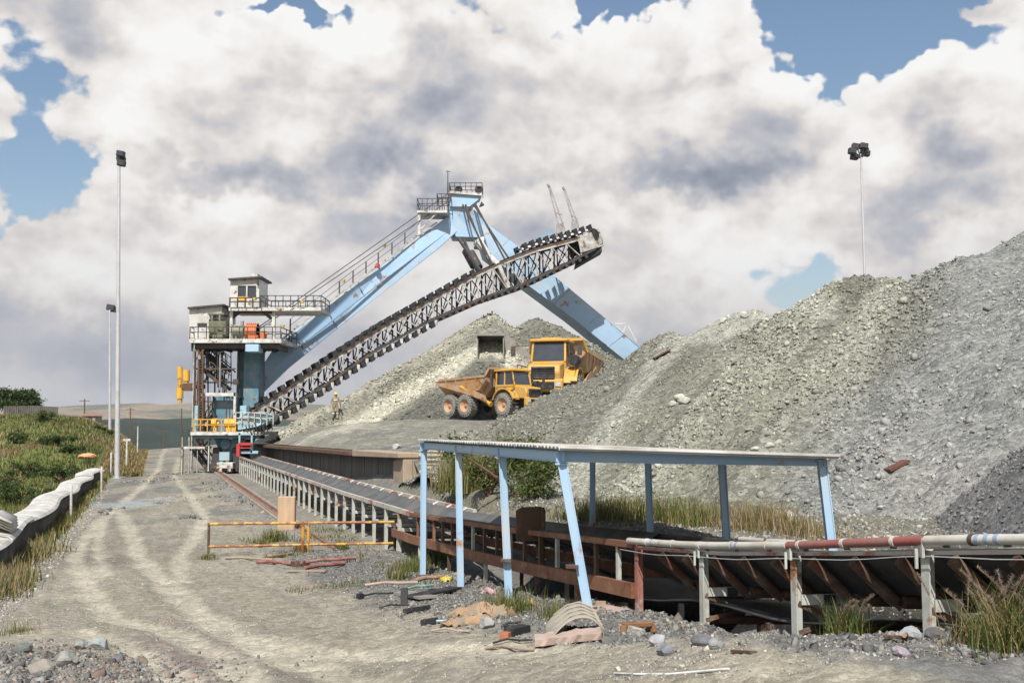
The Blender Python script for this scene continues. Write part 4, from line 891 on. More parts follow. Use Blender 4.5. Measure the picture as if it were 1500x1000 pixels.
# ---------------------------------------------------------------- shelter
shl = thing('open_shelter', 'open shelter of eight pale blue posts under a flat corrugated roof over the conveyor', 'shelter', tuple(sd(6.6, 15, .7)))
ZR = 2.60
front = [(620, 843, 18.5, 621), (674, 860, 16.3, 672), (742, 872, 14.1, 736), (845, 893, 11.76, 822)]
back = [(868, 19.7, 868), (953, 17.45, 949), (1065, 15.1, 1057), (1218, 12.86, 1203)]
tops = []
def spost(xb, xt, d, w=.105):
    b = px(xb, 800, d); t = px(xt, 670, d); g = gz(b.x, b.y)-.2; z1 = ZR; h0 = b.z; h1 = t.z
    k = (b.x-t.x)/(h0-h1) if abs(h0-h1) > 1e-6 else 0
    p = Vector((t.x+(g-h1)*k, d, g)); q = Vector((t.x+(z1-h1)*k, d, z1)); m = MB()
    # I-section: two flanges and a web
    m.beam(p-Vector((w/2-.006, 0, 0)), q-Vector((w/2-.006, 0, 0)), .10, .012, up=(1, 0, 0)); m.beam(p+Vector((w/2-.006, 0, 0)), q+Vector((w/2-.006, 0, 0)), .10, .012, up=(1, 0, 0))
    m.beam(p-Vector((0, .03, 0)), q-Vector((0, .03, 0)), .012, w-.026, up=(1, 0, 0))
    m.build('post', BLUE, shl); tops.append(q)
    gg = gz(b.x, b.y); MB().box((b.x, d, gg+.02), (.24, .22, .03)).build('base_plate', RUSTY, shl)
    MB().box(q+Vector((0, 0, -.02)), (.16, .14, .016)).build('cap_plate', BLUE, shl); return q
TF = [spost(xb, xt, d) for xb, yb, d, xt in front]; TB = [spost(xb, xt, d) for xb, d, xt in back]
for q in TB: q.z -= .09
for a, b in ((TF[0], TF[3]), (TB[0], TB[3]), (TF[3], TB[3]), (TF[0], TB[0]), (TF[1], TB[1]), (TF[2], TB[2])):
    e = (b-a).normalized()*.07; m = MB()
    for dz, h, w in ((.055, .008, .07), (0, .10, .012), (-.055, .008, .07)): m.beam(a-e+Vector((0, 0, .06+dz)), b+e+Vector((0, 0, .06+dz)), w, h)
    m.build('beam', BLUE, shl)
CORR = mk('corrugated_roof', (.58, .57, .54), .08, 1, .5, metal=.2, dirt=.45, dirtcol=(.36, .33, .29), rust=.15, bump=.02)
def roof_pt(u, v):      # u along the conveyor (0 far .. 1 near), v across
    a = TF[0].lerp(TF[3], u); b = TB[0].lerp(TB[3], u); p = a.lerp(b, v); p.z = ZR+.165-.125*v; return p
NSH = 9
for i in range(NSH):
    u0 = -.02+1.045*i/NSH; u1 = -.02+1.045*(i+1.06)/NSH; nn = 7*6; rows = []
    for v in (-.03, .35, .7, 1.03):
        rows.append([roof_pt(u0+(u1-u0)*j/nn, v)+Vector((0, 0, .016*math.sin(j/6*2*math.pi)+.003*(i % 2))) for j in range(nn+1)])
    m = MB(); m.sheet(rows); m.build('roof_sheet', CORR, shl, solid=.006, smooth=True)
for u in (0, .25, .5, .75, 1.0): MB().beam(roof_pt(u, 0)-Vector((0, 0, .035)), roof_pt(u, 1)-Vector((0, 0, .035)), .05, .03).build('purlin', BLUE, shl)
MB().prism([roof_pt(1.025, -.03)+Vector((0, 0, -.03)), roof_pt(1.025, -.03)+Vector((0, 0, .03)), roof_pt(1.025, 1.04)+Vector((0, 0, .03)), roof_pt(1.025, 1.04)+Vector((0, 0, -.03))], (0, -.02, 0)).build('fascia', CORR, shl)
for (x, y, d) in ((741, 820, 14.03), (838, 829, 11.7)): MB().box(px(x, y, d), (.14, .14, .03)).build('clamp', RUSTY, shl)
# ---------------------------------------------------------------- retaining wall
CDARK = mk('stained_wall_panel', (.10, .10, .095), .2, .8, .85, dirt=.35, dirtcol=(.17, .165, .14), bump=.1, bscale=10, stretch=(3, 3, .35))
CBR = mk('buff_concrete', (.36, .28, .20), .12, .8, .9, dirt=.4, dirtcol=(.26, .22, .17), bump=.12, bscale=14)
rw = thing('retaining_wall', 'dark stained concrete retaining wall with a brown capping behind the conveyor', 'wall', (WN[0], WN[1], 0))
def wl(t, r, z): return Vector((WN[0]+wdir[0]*t+wnor[0]*r, WN[1]+wdir[1]*t+wnor[1]*r, z))
def wtop(t): return 2.06-.006*t
t = 1.0; k = 0
while t < 50:
    w_ = 1.22; MB().quadbox([wl(t, .05-.02*(k % 2), -.2), wl(t+w_-.02, .05-.02*(k % 2), -.2), wl(t+w_-.02, .4, -.2), wl(t, .4, -.2), wl(t, .05-.02*(k % 2), wtop(t)-.16), wl(t+w_-.02, .05-.02*(k % 2), wtop(t+w_)-.16), wl(t+w_-.02, .4, wtop(t+w_)-.16), wl(t, .4, wtop(t)-.16)]).build('wall_panel', CDARK, rw); t += w_; k += 1
MB().quadbox([wl(-.35, -.30, -.3), wl(1.0, -.30, -.3), wl(1.0, .4, -.3), wl(-.35, .4, -.3), wl(-.35, -.30, 1.95), wl(1.0, -.30, 1.8), wl(1.0, .4, 1.8), wl(-.35, .4, 1.95)]).build('end_pier', CBR, rw, bevel=.02)
MB().quadbox([wl(-.4, -.5, 1.93), wl(7, -.5, 1.80), wl(7, .5, 1.80), wl(-.4, .5, 1.93), wl(-.4, -.5, 2.10), wl(7, -.5, 2.06), wl(7, .5, 2.06), wl(-.4, .5, 2.10)]).build('capping_slab', CBR, rw, bevel=.02)
for a in range(7, 49, 6): MB().quadbox([wl(a+.01, -.62, wtop(a)-.2), wl(a+5.99, -.62, wtop(a+6)-.2), wl(a+5.99, .5, wtop(a+6)-.2), wl(a+.01, .5, wtop(a)-.2), wl(a+.01, -.62, wtop(a)-.02), wl(a+5.99, -.62, wtop(a+6)-.02), wl(a+5.99, .5, wtop(a+6)-.02), wl(a+.01, .5, wtop(a)-.02)]).build('capping_slab', BROWNST, rw, bevel=.02)
# sandbag stack
SACK = mk('sandbag_cloth', (.36, .33, .26), .12, 3, .95, dirt=.4, dirtcol=(.22, .2, .16), bump=.15, bscale=40)
bg0 = px(622, 728, 33.5); bz = gz(bg0.x, bg0.y)
sb = thing('sandbag_stack', 'stack of pale grey sandbags at the near end of the retaining wall', 'sandbags', (bg0.x+.4, 33.7, bz))
def bag(c, l, w, h, rz):
    m = MB(); n, k = 12, 8; rows = []
    for i in range(n+1):
        a = math.pi*i/n-math.pi/2; r = abs(math.cos(a))**.35; x = l/2*math.sin(a)
        rows.append([Vector((x, w/2*r*math.copysign(abs(math.cos(b))**.7, math.cos(b)), h/2*r*math.copysign(abs(math.sin(b))**.7, math.sin(b)))) for b in [2*math.pi*j/k for j in range(k+1)]])
    R3 = Matrix.Rotation(rz, 3, 'Z'); m.sheet([[c+R3 @ v for v in r] for r in rows]); return m
z_ = bz+.3
for row in range(8):
    for k in range(2):
        c = Vector((bg0.x+.15+k*.56+random.uniform(-.04, .04)+(.1 if row % 2 else 0), 33.6+random.uniform(-.05, .05), z_)); bag(c, .66, .42, .19, random.uniform(-.08, .08)).build('sandbag', SACK, sb, smooth=True)
    z_ += .135
# ---------------------------------------------------------------- barrier
GP = mk('yellow_barrier_paint', (.52, .30, .035), .15, 3, .5, rust=.62, rustcol=(.22, .08, .03), rscale=4, bump=.06)
ga = gp(305, 815); gb = Vector((px(578, 790, 24).x, 24.0, gz(px(578, 790, 24).x, 24.0))); gt = px(305, 767, ga.y).z; 
bar = thing('barrier_rail', 'rusty yellow two-rail pipe barrier standing across the stacker rail', 'barrier', tuple(ga))
ze = px(578, 764, 24).z
TA = Vector((ga.x, ga.y, gt)); TB_ = Vector((gb.x, gb.y, ze)); h_ = gt-px(305, 800, ga.y).z
MB().tube(TA, TB_, .032, n=8).build('top_rail', GP, bar, smooth=True)
MB().tube(TA-Vector((0, 0, h_)), TB_-Vector((0, 0, px(578, 764, 24).z-px(578, 795, 24).z)), .03, n=8).build('bottom_rail', GP, bar, smooth=True)
for tt, w_ in ((0, .03), (.5, .036), (1, .035)):
    c = TA.lerp(TB_, tt); MB().tube((c.x, c.y, gz(c.x, c.y)-.1), (c.x, c.y, c.z+.02), w_, n=8).build('post', GP if tt == .5 else RUSTY, bar, smooth=True)
c = TA.lerp(TB_, .515); MB().tube((c.x+.06, c.y, gz(c.x, c.y)-.1), (c.x+.06, c.y, c.z), .03, n=8).build('post', GP, bar, smooth=True)
SLABM = mk('pinkish_timber_block', (.50, .33, .20), .12, 1.5, .85, dirt=.5, dirtcol=(.35, .27, .2), rust=.15, bump=.1, stretch=(4, 4, .6))
bp_ = px(418, 776, 29.5); single('stop_block', SLABM, lambda m: pbox(m, 406, 727, 432, 778, 29.5, .22), 'upright pinkish-tan block standing on the rusty rail behind the barrier', 'block', (bp_.x, 29.6, .1), bevel=.02)
# ---------------------------------------------------------------- light masts
def mast(xb, xt, yt, d, r, label, nl, lean=None, yb=None):
    b = px(xb, 690, d); g = gz(b.x, b.y) if yb is None else yb; top = px(xt, yt, d)
    t = thing('light_mast', label, 'light mast', (b.x, b.y, g), group='floodlight masts'); bb = Vector((b.x, b.y, g-.3)); ax = top-bb
    MB().tube(bb, bb+ax*.5, r, r*.8, n=14).build('lower_pole', GALV, t, smooth=True); MB().tube(bb+ax*.5, bb+ax*.99, r*.76, r*.5, n=14).build('upper_pole', GALV, t, smooth=True)
    MB().tube(bb+ax*.015, bb+ax*.018, r*1.7, n=14).build('base_flange', GALV, t)
    k = d/62
    for dx, dz in nl:
        c = top+Vector((dx*k, random.uniform(-.3, .3), dz*k)); f = MB().prism([c+Vector((-.24*k, 0, -.16*k)), c+Vector((.22*k, 0, -.22*k)), c+Vector((.26*k, 0, .12*k)), c+Vector((-.2*k, 0, .2*k))], (0, .35, 0)).build('floodlight', DARKST, t, bevel=.03)
        MB().prism([c+Vector((-.19*k, -.02, -.12*k)), c+Vector((.18*k, -.02, -.17*k)), c+Vector((.2*k, -.02, .09*k)), c+Vector((-.16*k, -.02, .15*k))], (0, .02, 0)).build('lens', GLASS, f)
        MB().beam(c, top-Vector((0, 0, .3*k)), .06, .06).build('bracket', DARKST, t)
mast(172, 174.5, 236, 60, .155, 'tall grey light mast nearest the camera, beside the pale belt wall', [(.0, .2), (.12, -.12), (-.1, .35), (.1, .45)])
mast(159, 161, 452, 105, .155, 'more distant thin light mast just left of the tall near one', [(.0, .1), (.15, .0)])
mast(1276, 1261, 225, 60, .11, 'slim light mast with a cluster of floodlights rising behind the right heap', [(-.55, .15), (-.25, .5), (.15, .45), (.4, .1), (-.3, -.1), (.3, .25)])
# ---------------------------------------------------------------- belt wall at the left
LBELT = mk('sun_bleached_belt', (.60, .59, .56), .1, 1.6, .8, dirt=.55, dirtcol=(.34, .32, .27), bump=.08)
bw = thing('belt_fence', 'low fence draped with bleached old conveyor belting along the left edge of the road', 'fence', tuple(sd(-3, 30, 0)))
def fz(d): return float(np.interp(d, [10, 16, 21, 30, 45, 60, 75], [.95, .86, .80, .72, .70, .70, .7]))
def fs(d): return -2.95+.10*math.sin(d*.7)
segs = [(12, 17.2), (17.0, 21.0), (20.4, 25.6), (25.0, 31.5), (30.5, 37.5), (36.5, 43), (42, 49), (48, 56), (58, 62.5)]
for i, (a, b) in enumerate(segs):
    rows = []
    for j in range(15):
        q = a+(b-a)*j/14; e = abs(2*j/14-1); z = fz(q)+.015*math.sin(j*.45+i)-(.3 if i == 8 else 0)+(.05*((i*37) % 5)/5-.02)
        rows.append([sd(fs(q)-.72, q, z-.03), sd(fs(q)-.45, q, z+.03), sd(fs(q)-.16, q, z+.04), sd(fs(q)+.08, q, z+.0), sd(fs(q)+.15, q, z-.06)])
    MB().sheet(rows).build('belt_strip', LBELT, bw, solid=.018, smooth=False)
for k in range(4):
    rows = [[sd(fs(q)-.66, q, fz(q)+.13+k*.075), sd(fs(q)-.25, q, fz(q)+.22+k*.07), sd(fs(q)+.08, q, fz(q)+.09+k*.065)] for q in np.linspace(20.9-.1*k, 22.5-.12*k, 6)]
    MB().sheet(rows).build('belt_strip', LBELT, bw, solid=.03, smooth=True)
BCH = mk('shade_dark_belt_side', (.035, .035, .032), .4, 1, .9, dirt=.5, dirtcol=(.09, .08, .055), bump=.1)  # shade below the belt strips put into a near-black side colour
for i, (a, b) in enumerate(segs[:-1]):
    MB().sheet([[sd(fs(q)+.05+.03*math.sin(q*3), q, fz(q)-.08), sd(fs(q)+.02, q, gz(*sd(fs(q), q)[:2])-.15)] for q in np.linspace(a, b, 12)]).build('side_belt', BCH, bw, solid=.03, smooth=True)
for q in (14.5, 18, 22, 26, 30, 34, 39, 44, 50, 55):
    p = sd(fs(q)-.25, q); g = gz(p.x, p.y); MB().box((p.x, p.y, (g+fz(q))/2), (.1, .1, fz(q)-g), Matrix.Rotation(.3, 3, 'Z')).build('fence_post', BROWNST, bw)
def marker(x, yt, yb, d, r, label, head=False):
    a = px(x, yb, d); b = px(x, yt, d); g = min(a.z, gz(a.x, a.y))
    t = thing('marker_post', label, 'post', (a.x, a.y, g), group='small white marker posts')
    MB().tube((a.x, a.y, g-.1), b, r, n=8).build('stake', WHITE, t)
    if head: MB().box(b, (.42*d/60, .08, .13*d/60)).build('cap', WHITE, t)
marker(104.5, 711, 742, 33, .04, 'white stake against the pale belt fence left of the road')
marker(149, 683, 705, 48, .045, 'short white stake farther along the pale belt fence')
marker(163, 662, 676, 62, .05, 'white stake just left of the tall near light mast')
marker(186, 644, 662, 72, .07, 'white post with a flat cap right of the tall near light mast', True)
marker(109, 645, 658, 80, .06, 'white capped post alone in the green grass', True)
marker(202, 624, 640, 110, .07, 'far pale post at the end of the grassy rise')
# ---------------------------------------------------------------- far small things
def pole(x, yt, yb, d, label):
    a = px(x, yb, d); t = thing('utility_pole', label, 'pole', tuple(a), group='distant utility poles'); MB().tube(a-Vector((0, 0, 2)), px(x, yt, d), .14, .1, n=8).build('pole_shaft', BROWNST, t); c = px(x, yt+3, d); MB().beam(c-Vector((.8, 0, 0)), c+Vector((.8, 0, 0)), .1, .1).build('cross_arm', BROWNST, t)
pole(124, 584, 615, 160, 'thin dark utility pole beside the small hut on the rise')
pole(191, 597, 635, 180, 'thin utility pole right of the near light mast')
pole(240, 628, 645, 260, 'short pale pole down the valley right of the road crest')
pole(203, 625, 641, 240, 'short pole at the edge of the valley left of the road crest')
a = px(130, 616, 120); hut = thing('small_hut', 'tiny pale hut with a reddish pitched roof on the grassy rise', 'hut', tuple(a))
a = a+Vector((0, 0, -.4)); MB().box(a+Vector((0, 1, .5)), (1.5, 2, 1.0)).build('wall', CONC, hut)
MB().prism([a+Vector((-1.0, -.2, .95)), a+Vector((0, -.2, 1.5)), a+Vector((1.0, -.2, .95))], (0, 2.4, 0)).build('roof', mk('tile_brown', (.27, .19, .15), .1, 2, .8), hut)
MB().box(a+Vector((.2, -.01, .45)), (.4, .04, .75)).build('door', DARKST, hut)
GREYW = mk('grey_timber', (.10, .09, .08), .3, 2, .9)
fn = thing('paddock_fence', 'dark slatted fence under the broad tree on the left rise', 'fence', tuple(px(50, 617, 98)))
for x in np.arange(6, 84, 3.2): b = px(x, 617, 98); g = gz(b.x, b.y); MB().box((b.x, 98, g+.55), (.17, .06, 1.1)).build('slat', GREYW, fn)
MB().beam(px(6, 610, 98.1), px(84, 611, 98.1), .05, .1).build('fence_rail', BROWNST, fn)
# ---------------------------------------------------------------- vehicles
TRK_Y = mk('truck_yellow', (.56, .29, .02), .1, 1.2, .45, rust=.2, rustcol=(.2, .1, .04), dirt=.5, dirtcol=(.42, .30, .14), bump=.02)
TRK_D = mk('worn_dump_body', (.40, .19, .06), .2, 1.0, .65, rust=.32, rustcol=(.22, .11, .06), rscale=1.2, dirt=.6, dirtcol=(.38, .29, .2), bump=.06)
TYRE = mk('dusty_tyre', (.13, .128, .12), .2, 2, .9, dirt=.6, dirtcol=(.24, .235, .21), bump=.1)
RIM = mk('dusty_rim', (.42, .22, .10), .15, 2, .7, dirt=.5, dirtcol=(.4, .3, .22), bump=.05)
def wheel(par, x, y, r, w, side):
    """tyre with lugs and a dished rim; side = +1 faces +y"""
    o = Vector((x, y, r)); m = MB(); n = 28
    prof = [(-.5, .60), (-.5, .88), (-.38, .98), (0, 1.0), (.38, .98), (.5, .88), (.5, .60)]
    rows = [[o+Vector((rr*r*math.cos(a), t*w, rr*r*math.sin(a))) for t, rr in prof] for a in [2*math.pi*k/n for k in range(n+1)]]
    m.sheet(rows)
    for k in range(24):
        a = 2*math.pi*k/24
        for sgn in (-1, 1):
            a2 = a+(.13 if sgn > 0 else 0); c = o+Vector((math.cos(a2)*r*1.0, sgn*w*.26, math.sin(a2)*r*1.0)); m.box(c, (.09*r, w*.44, .13*r), Matrix.Rotation(-a2, 3, 'Y') @ Matrix.Rotation(sgn*.35, 3, 'X'))
    ty = m.build('tyre', TYRE, par, origin=(0, 0, 0), smooth=True)
    m = MB(); e = side*w
    for a0, a1, r0, r1 in ((.48, .40, .62, .56), (.40, .15, .56, .34), (.15, .20, .34, .14), (.20, .30, .14, .12)):
        m.sheet([[o+Vector((r0*r*math.cos(a), a0*e, r0*r*math.sin(a))), o+Vector((r1*r*math.cos(a), a1*e, r1*r*math.sin(a)))] for a in [2*math.pi*k/20 for k in range(21)]])
    m.v += []; b = len(m.v); m.v += [tuple(o+Vector((.12*r*math.cos(2*math.pi*k/12), .30*e, .12*r*math.sin(2*math.pi*k/12)))) for k in range(12)]; m.f.append(tuple(range(b, b+12)))
    m.build('rim', RIM, ty, origin=(0, 0, 0), fixn=False)
    return ty
def dump_truck(name, label, loc, rz, sc, cabw=1.15):
    """articulated dump truck, nose towards +x, origin on the ground"""
    t = thing(name, label, 'dump truck', loc, rz, 'yellow articulated dump trucks'); t.scale = (sc, sc, sc)
    O = (0, 0, 0)
    def B(nm, mat, fn, par=None, **k): m = MB(); fn(m); return m.build(nm, mat, par or t, origin=O, **k)
    r, w = .86, .70
    for x in (3.0, -1.35, -3.3):
        for s in (-1, 1): wheel(t, x, s*1.28, r, w, s)
    B('chassis', DARKST, lambda m: (m.box((-1.6, 0, 1.15), (5.4, .8, .5)), m.tube((.9, 0, 1.1), (1.8, 0, 1.1), .35, n=12), m.box((2.9, 0, 1.1), (2.6, .9, .5)), m.box((-2.3, 0, .93), (2.6, 2.2, .25)), m.box((3.0, 0, .93), (.3, 2.2, .3))))
    # dump body: V-shaped tub
    def tub(m):
        y0, y1 = 1.0, 1.5; P = [(-5.0, 2.35, 2.85), (-4.5, 1.75, 2.9), (-1.0, 1.35, 3.0), (.2, 1.5, 3.05), (1.0, 2.3, 3.1)]     # x, floor z, rim z
        for s in (-1, 1):
            rows = [[Vector((x, s*.75, zf)), Vector((x, s*1.42, zf+.55)), Vector((x, s*1.55, zr))] for x, zf, zr in P]
            m.sheet(rows)
        m.sheet([[Vector((x, -.75, zf)), Vector((x, .75, zf))] for x, zf, zr in P])
        m.sheet([[Vector((1.0, -1.55, 3.1)), Vector((1.0, 1.55, 3.1))], [Vector((1.0, -1.42, 2.85)), Vector((1.0, 1.42, 2.85))], [Vector((1.0, -.75, 2.3)), Vector((1.0, .75, 2.3))], [Vector((.2, -.75, 1.5)), Vector((.2, .75, 1.5))]])
        m.sheet([[Vector((1.0, -1.55, 3.1)), Vector((1.0, 1.55, 3.1))], [Vector((1.35, -1.4, 3.7)), Vector((1.35, 1.4, 3.7))]])
        m.sheet([[Vector((.2, -1.55, 3.05)), Vector((1.0, -1.55, 3.1)), Vector((1.35, -1.4, 3.7))], [Vector((.2, -1.55, 3.04)), Vector((.6, -1.55, 2.9)), Vector((1.3, -1.4, 3.5))]])
    bd_ = B('dump_body', TRK_D, tub, solid=.07)
    B('body_rim', TRK_Y if sc > 1 else TRK_D, lambda m: [(m.beam((-4.5, s*1.57, 2.92), (1.0, s*1.57, 3.1), .14, .16), m.beam((1.0, s*1.55, 3.1), (1.35, s*1.42, 3.7), .12, .14)) for s in (-1, 1)]+[m.beam((1.35, -1.45, 3.7), (1.35, 1.45, 3.7), .12, .14)], bd_)
    for x in (-3.6, -2.4, -1.2, .0):
        for s in (-1, 1): B('rib', TRK_D, lambda m: m.beam((x, s*1.48, 2.3), (x, s*1.61, 3.0), .14, .1), bd_)
    for s in (-1, 1): B('side_chute_plate', TRK_D, lambda m: m.prism([(-4.9, s*1.50, 2.55), (-1.2, s*1.50, 1.75), (1.0, s*1.5, 1.15), (1.15, s*1.5, 1.25), (1.0, s*1.5, 1.6), (-.9, s*1.5, 2.2), (-4.9, s*1.5, 2.85)], (0, s*.05, 0)), bd_)
    for s in (-1, 1): B('hoist_cylinder', TRK_Y, lambda m: (m.tube((1.25, s*1.2, .95), (-1.9, s*1.5, 2.35), .13, n=10), m.tube((1.2, s*1.2, .95), (1.35, s*1.2, .9), .2, n=10)), smooth=True)
    # tractor: bonnet, cab, fenders
    B('bonnet', TRK_Y, lambda m: m.prism([(2.7, -.85, 1.35), (4.75, -.85, 1.3), (4.85, -.85, 1.75), (4.7, -.85, 2.15), (3.5, -.85, 2.35), (2.7, -.85, 2.35)], (0, 1.7, 0)), bevel=.06)
    B('nose', TRK_Y, lambda m: (m.prism([(4.75, -1.05, .75), (5.1, -1.05, .8), (5.1, -1.05, 1.35), (4.75, -1.05, 1.45)], (0, 2.1, 0))), bevel=.05)
    B('grille', BLACK, lambda m: (m.box((4.93, 0, 1.72), (.16, 1.2, .62), Matrix.Rotation(-.15, 3, 'Y')), m.box((5.11, 0, 1.08), (.06, 1.25, .36))))
    for k in range(5): B('grille_bar', DARKST, lambda m: m.box((5.03, 0, 1.48+.12*k), (.05, 1.15, .03)))
    for s in (-1, 1):
        B('headlight', GALV, lambda m: m.box((5.12, s*.82, 1.12), (.06, .3, .22)), bevel=.02)
        B('fender', TRK_Y, lambda m: m.sheet([[Vector((3.0+1.15*math.cos(a), s*.9, .95+1.15*math.sin(a))), Vector((3.0+1.15*math.cos(a), s*1.6, .95+1.12*math.sin(a)))] for a in [math.pi*(.08+.84*k/10) for k in range(11)]]), solid=.07)
        B('step', DARKST, lambda m: [m.box((4.25, s*1.45, z), (.45, .3, .05)) for z in (.6, .95, 1.3)]+[m.box((4.05, s*1.45, .95), (.04, .3, .8))])
        B('mirror', DARKST, lambda m: (m.beam((3.7, s*1.0, 3.2), (4.1, s*1.75, 3.15), .04, .04), m.box((4.1, s*1.75, 2.9), (.1, .22, .5))))
        B('hand_rail', DARKST, lambda m: (m.beam((2.3, s*1.5, 2.2), (4.2, s*1.5, 2.2), .04, .04), [m.beam((x, s*1.5, 1.9), (x, s*1.5, 2.22), .04, .04) for x in (2.3, 3.2, 4.2)]))
    cw = cabw*.82
    cab_ = B('cab', TRK_Y, lambda m: (m.box((2.55, 0, 2.05), (2.1, cw*2, .7)), [m.beam((x, s*(cw-.05), 2.35), (x2, s*(cw-.1), 3.45), .11, .11) for s in (-1, 1) for x, x2 in ((1.55, 1.6), (3.6, 3.3), (2.5, 2.5))], m.box((1.52, 0, 2.7), (.08, cw*1.9, 1.2))), bevel=.03)
    B('cab_roof', TRK_Y, lambda m: (m.box((2.45, 0, 3.5), (2.15, cw*2.12, .14)), m.box((2.3, 0, 3.62), (1.2, cw*1.2, .14))), cab_, bevel=.04)
    B('windscreen', GLASS, lambda m: m.prism([(3.58, -cw+.12, 2.42), (3.58, cw-.12, 2.42), (3.31, cw-.16, 3.40), (3.31, -cw+.16, 3.40)], (-.04, 0, 0)), cab_)
    for s in (-1, 1): B('side_window', GLASS, lambda m: (m.prism([(1.68, s*(cw-.07), 2.42), (2.44, s*(cw-.07), 2.42), (2.44, s*(cw-.11), 3.4), (1.7, s*(cw-.11), 3.4)], (0, -s*.03, 0)), m.prism([(2.56, s*(cw-.07), 2.42), (3.46, s*(cw-.07), 2.42), (3.22, s*(cw-.11), 3.4), (2.56, s*(cw-.11), 3.4)], (0, -s*.03, 0))), cab_)
    B('air_cleaner', BLACK, lambda m: (m.tube((2.9, 1.35, 2.45), (3.9, 1.35, 2.45), .28, n=14), m.tube((3.4, 1.2, 2.6), (3.4, 1.2, 3.3), .09, n=8)), smooth=True)
    B('exhaust', DARKST, lambda m: m.tube((1.35, -1.25, 2.2), (1.35, -1.25, 3.6), .09, n=8))
    return t
def onterr(x, y, d): p = px(x, y, d); return (p.x, p.y, p.z)
p1 = px(719, 610, 61.5); dump_truck('dump_truck', 'left of two dump trucks, side-on with its long rusty-orange tub facing left', (p1.x, p1.y, px(705, 608.5, 61.5).z-.05), R(-46), .76)
p2 = px(823, 585, 69); dump_truck('dump_truck', 'right of two dump trucks, tall yellow cab facing the camera', (p2.x, p2.y, px(832, 598, 68).z), R(-104), 1.22)
# wheel loader behind them
LG = mk('grey_loader_steel', (.20, .20, .18), .2, 1.5, .6, rust=.3, dirt=.5, dirtcol=(.27, .26, .22), bump=.06)
pl_ = px(752, 575, 71.5); wl_ = thing('wheel_loader', 'grey wheel loader mostly hidden behind the trucks with its empty bucket raised', 'wheel loader', (pl_.x, pl_.y, 3.75))
def Bl(nm, mat, fn, **k): m = MB(); fn(m); return m.build(nm, mat, wl_, **k)
Bl('bucket', LG, lambda m: (m.sheet([[px(x0, y, d) for x0 in (699, 737)] for y, d in ((490, 70.0), (490.5, 71.0), (500, 72.0), (512, 72.2), (523, 71.4), (527, 70.0))]),
    m.prism([px(699, 490, 70.0), px(699, 490.5, 71), px(699, 500, 72), px(699, 512, 72.2), px(699, 523, 71.4), px(699, 527, 70.0)], (.05, 0, 0)), m.prism([px(737, 490, 70.0), px(737, 490.5, 71), px(737, 500, 72), px(737, 512, 72.2), px(737, 523, 71.4), px(737, 527, 70.0)], (.05, 0, 0)), m.beam(px(698, 490, 69.9), px(739, 490, 69.9), .1, .12), m.beam(px(698, 528, 69.9), px(739, 528, 69.9), .1, .16)), solid=.06)
for y0 in (492, 0):
    Bl('lift_arm', LG, lambda m: m.prism([px(738, 498, 71+(y0 == 0)*1.2), px(742, 491, 71+(y0 == 0)*1.2), px(764, 505, 71+(y0 == 0)*1.2), px(790, 538, 71+(y0 == 0)*1.2), px(782, 545, 71+(y0 == 0)*1.2), px(756, 521, 71+(y0 == 0)*1.2), px(738, 512, 71+(y0 == 0)*1.2)], (0, .25, 0)), bevel=.02)
Bl('tilt_cylinder', RED, lambda m: m.tube(px(746, 512, 71.6), px(762, 528, 71.6), .12, n=8)); Bl('body', LG, lambda m: (pbox(m, 742, 530, 800, 562, 71.5, 2.4), pbox(m, 760, 508, 785, 530, 72, 1.6)), bevel=.08)
wp = org(wl_)
for dx in (-1.1, 1.7):
    m = MB(); m.tube((wp.x+dx, 71.2, wp.z+.85), (wp.x+dx, 71.8, wp.z+.85), .85, n=22); m.build('wheel', TYRE, wl_, smooth=True)
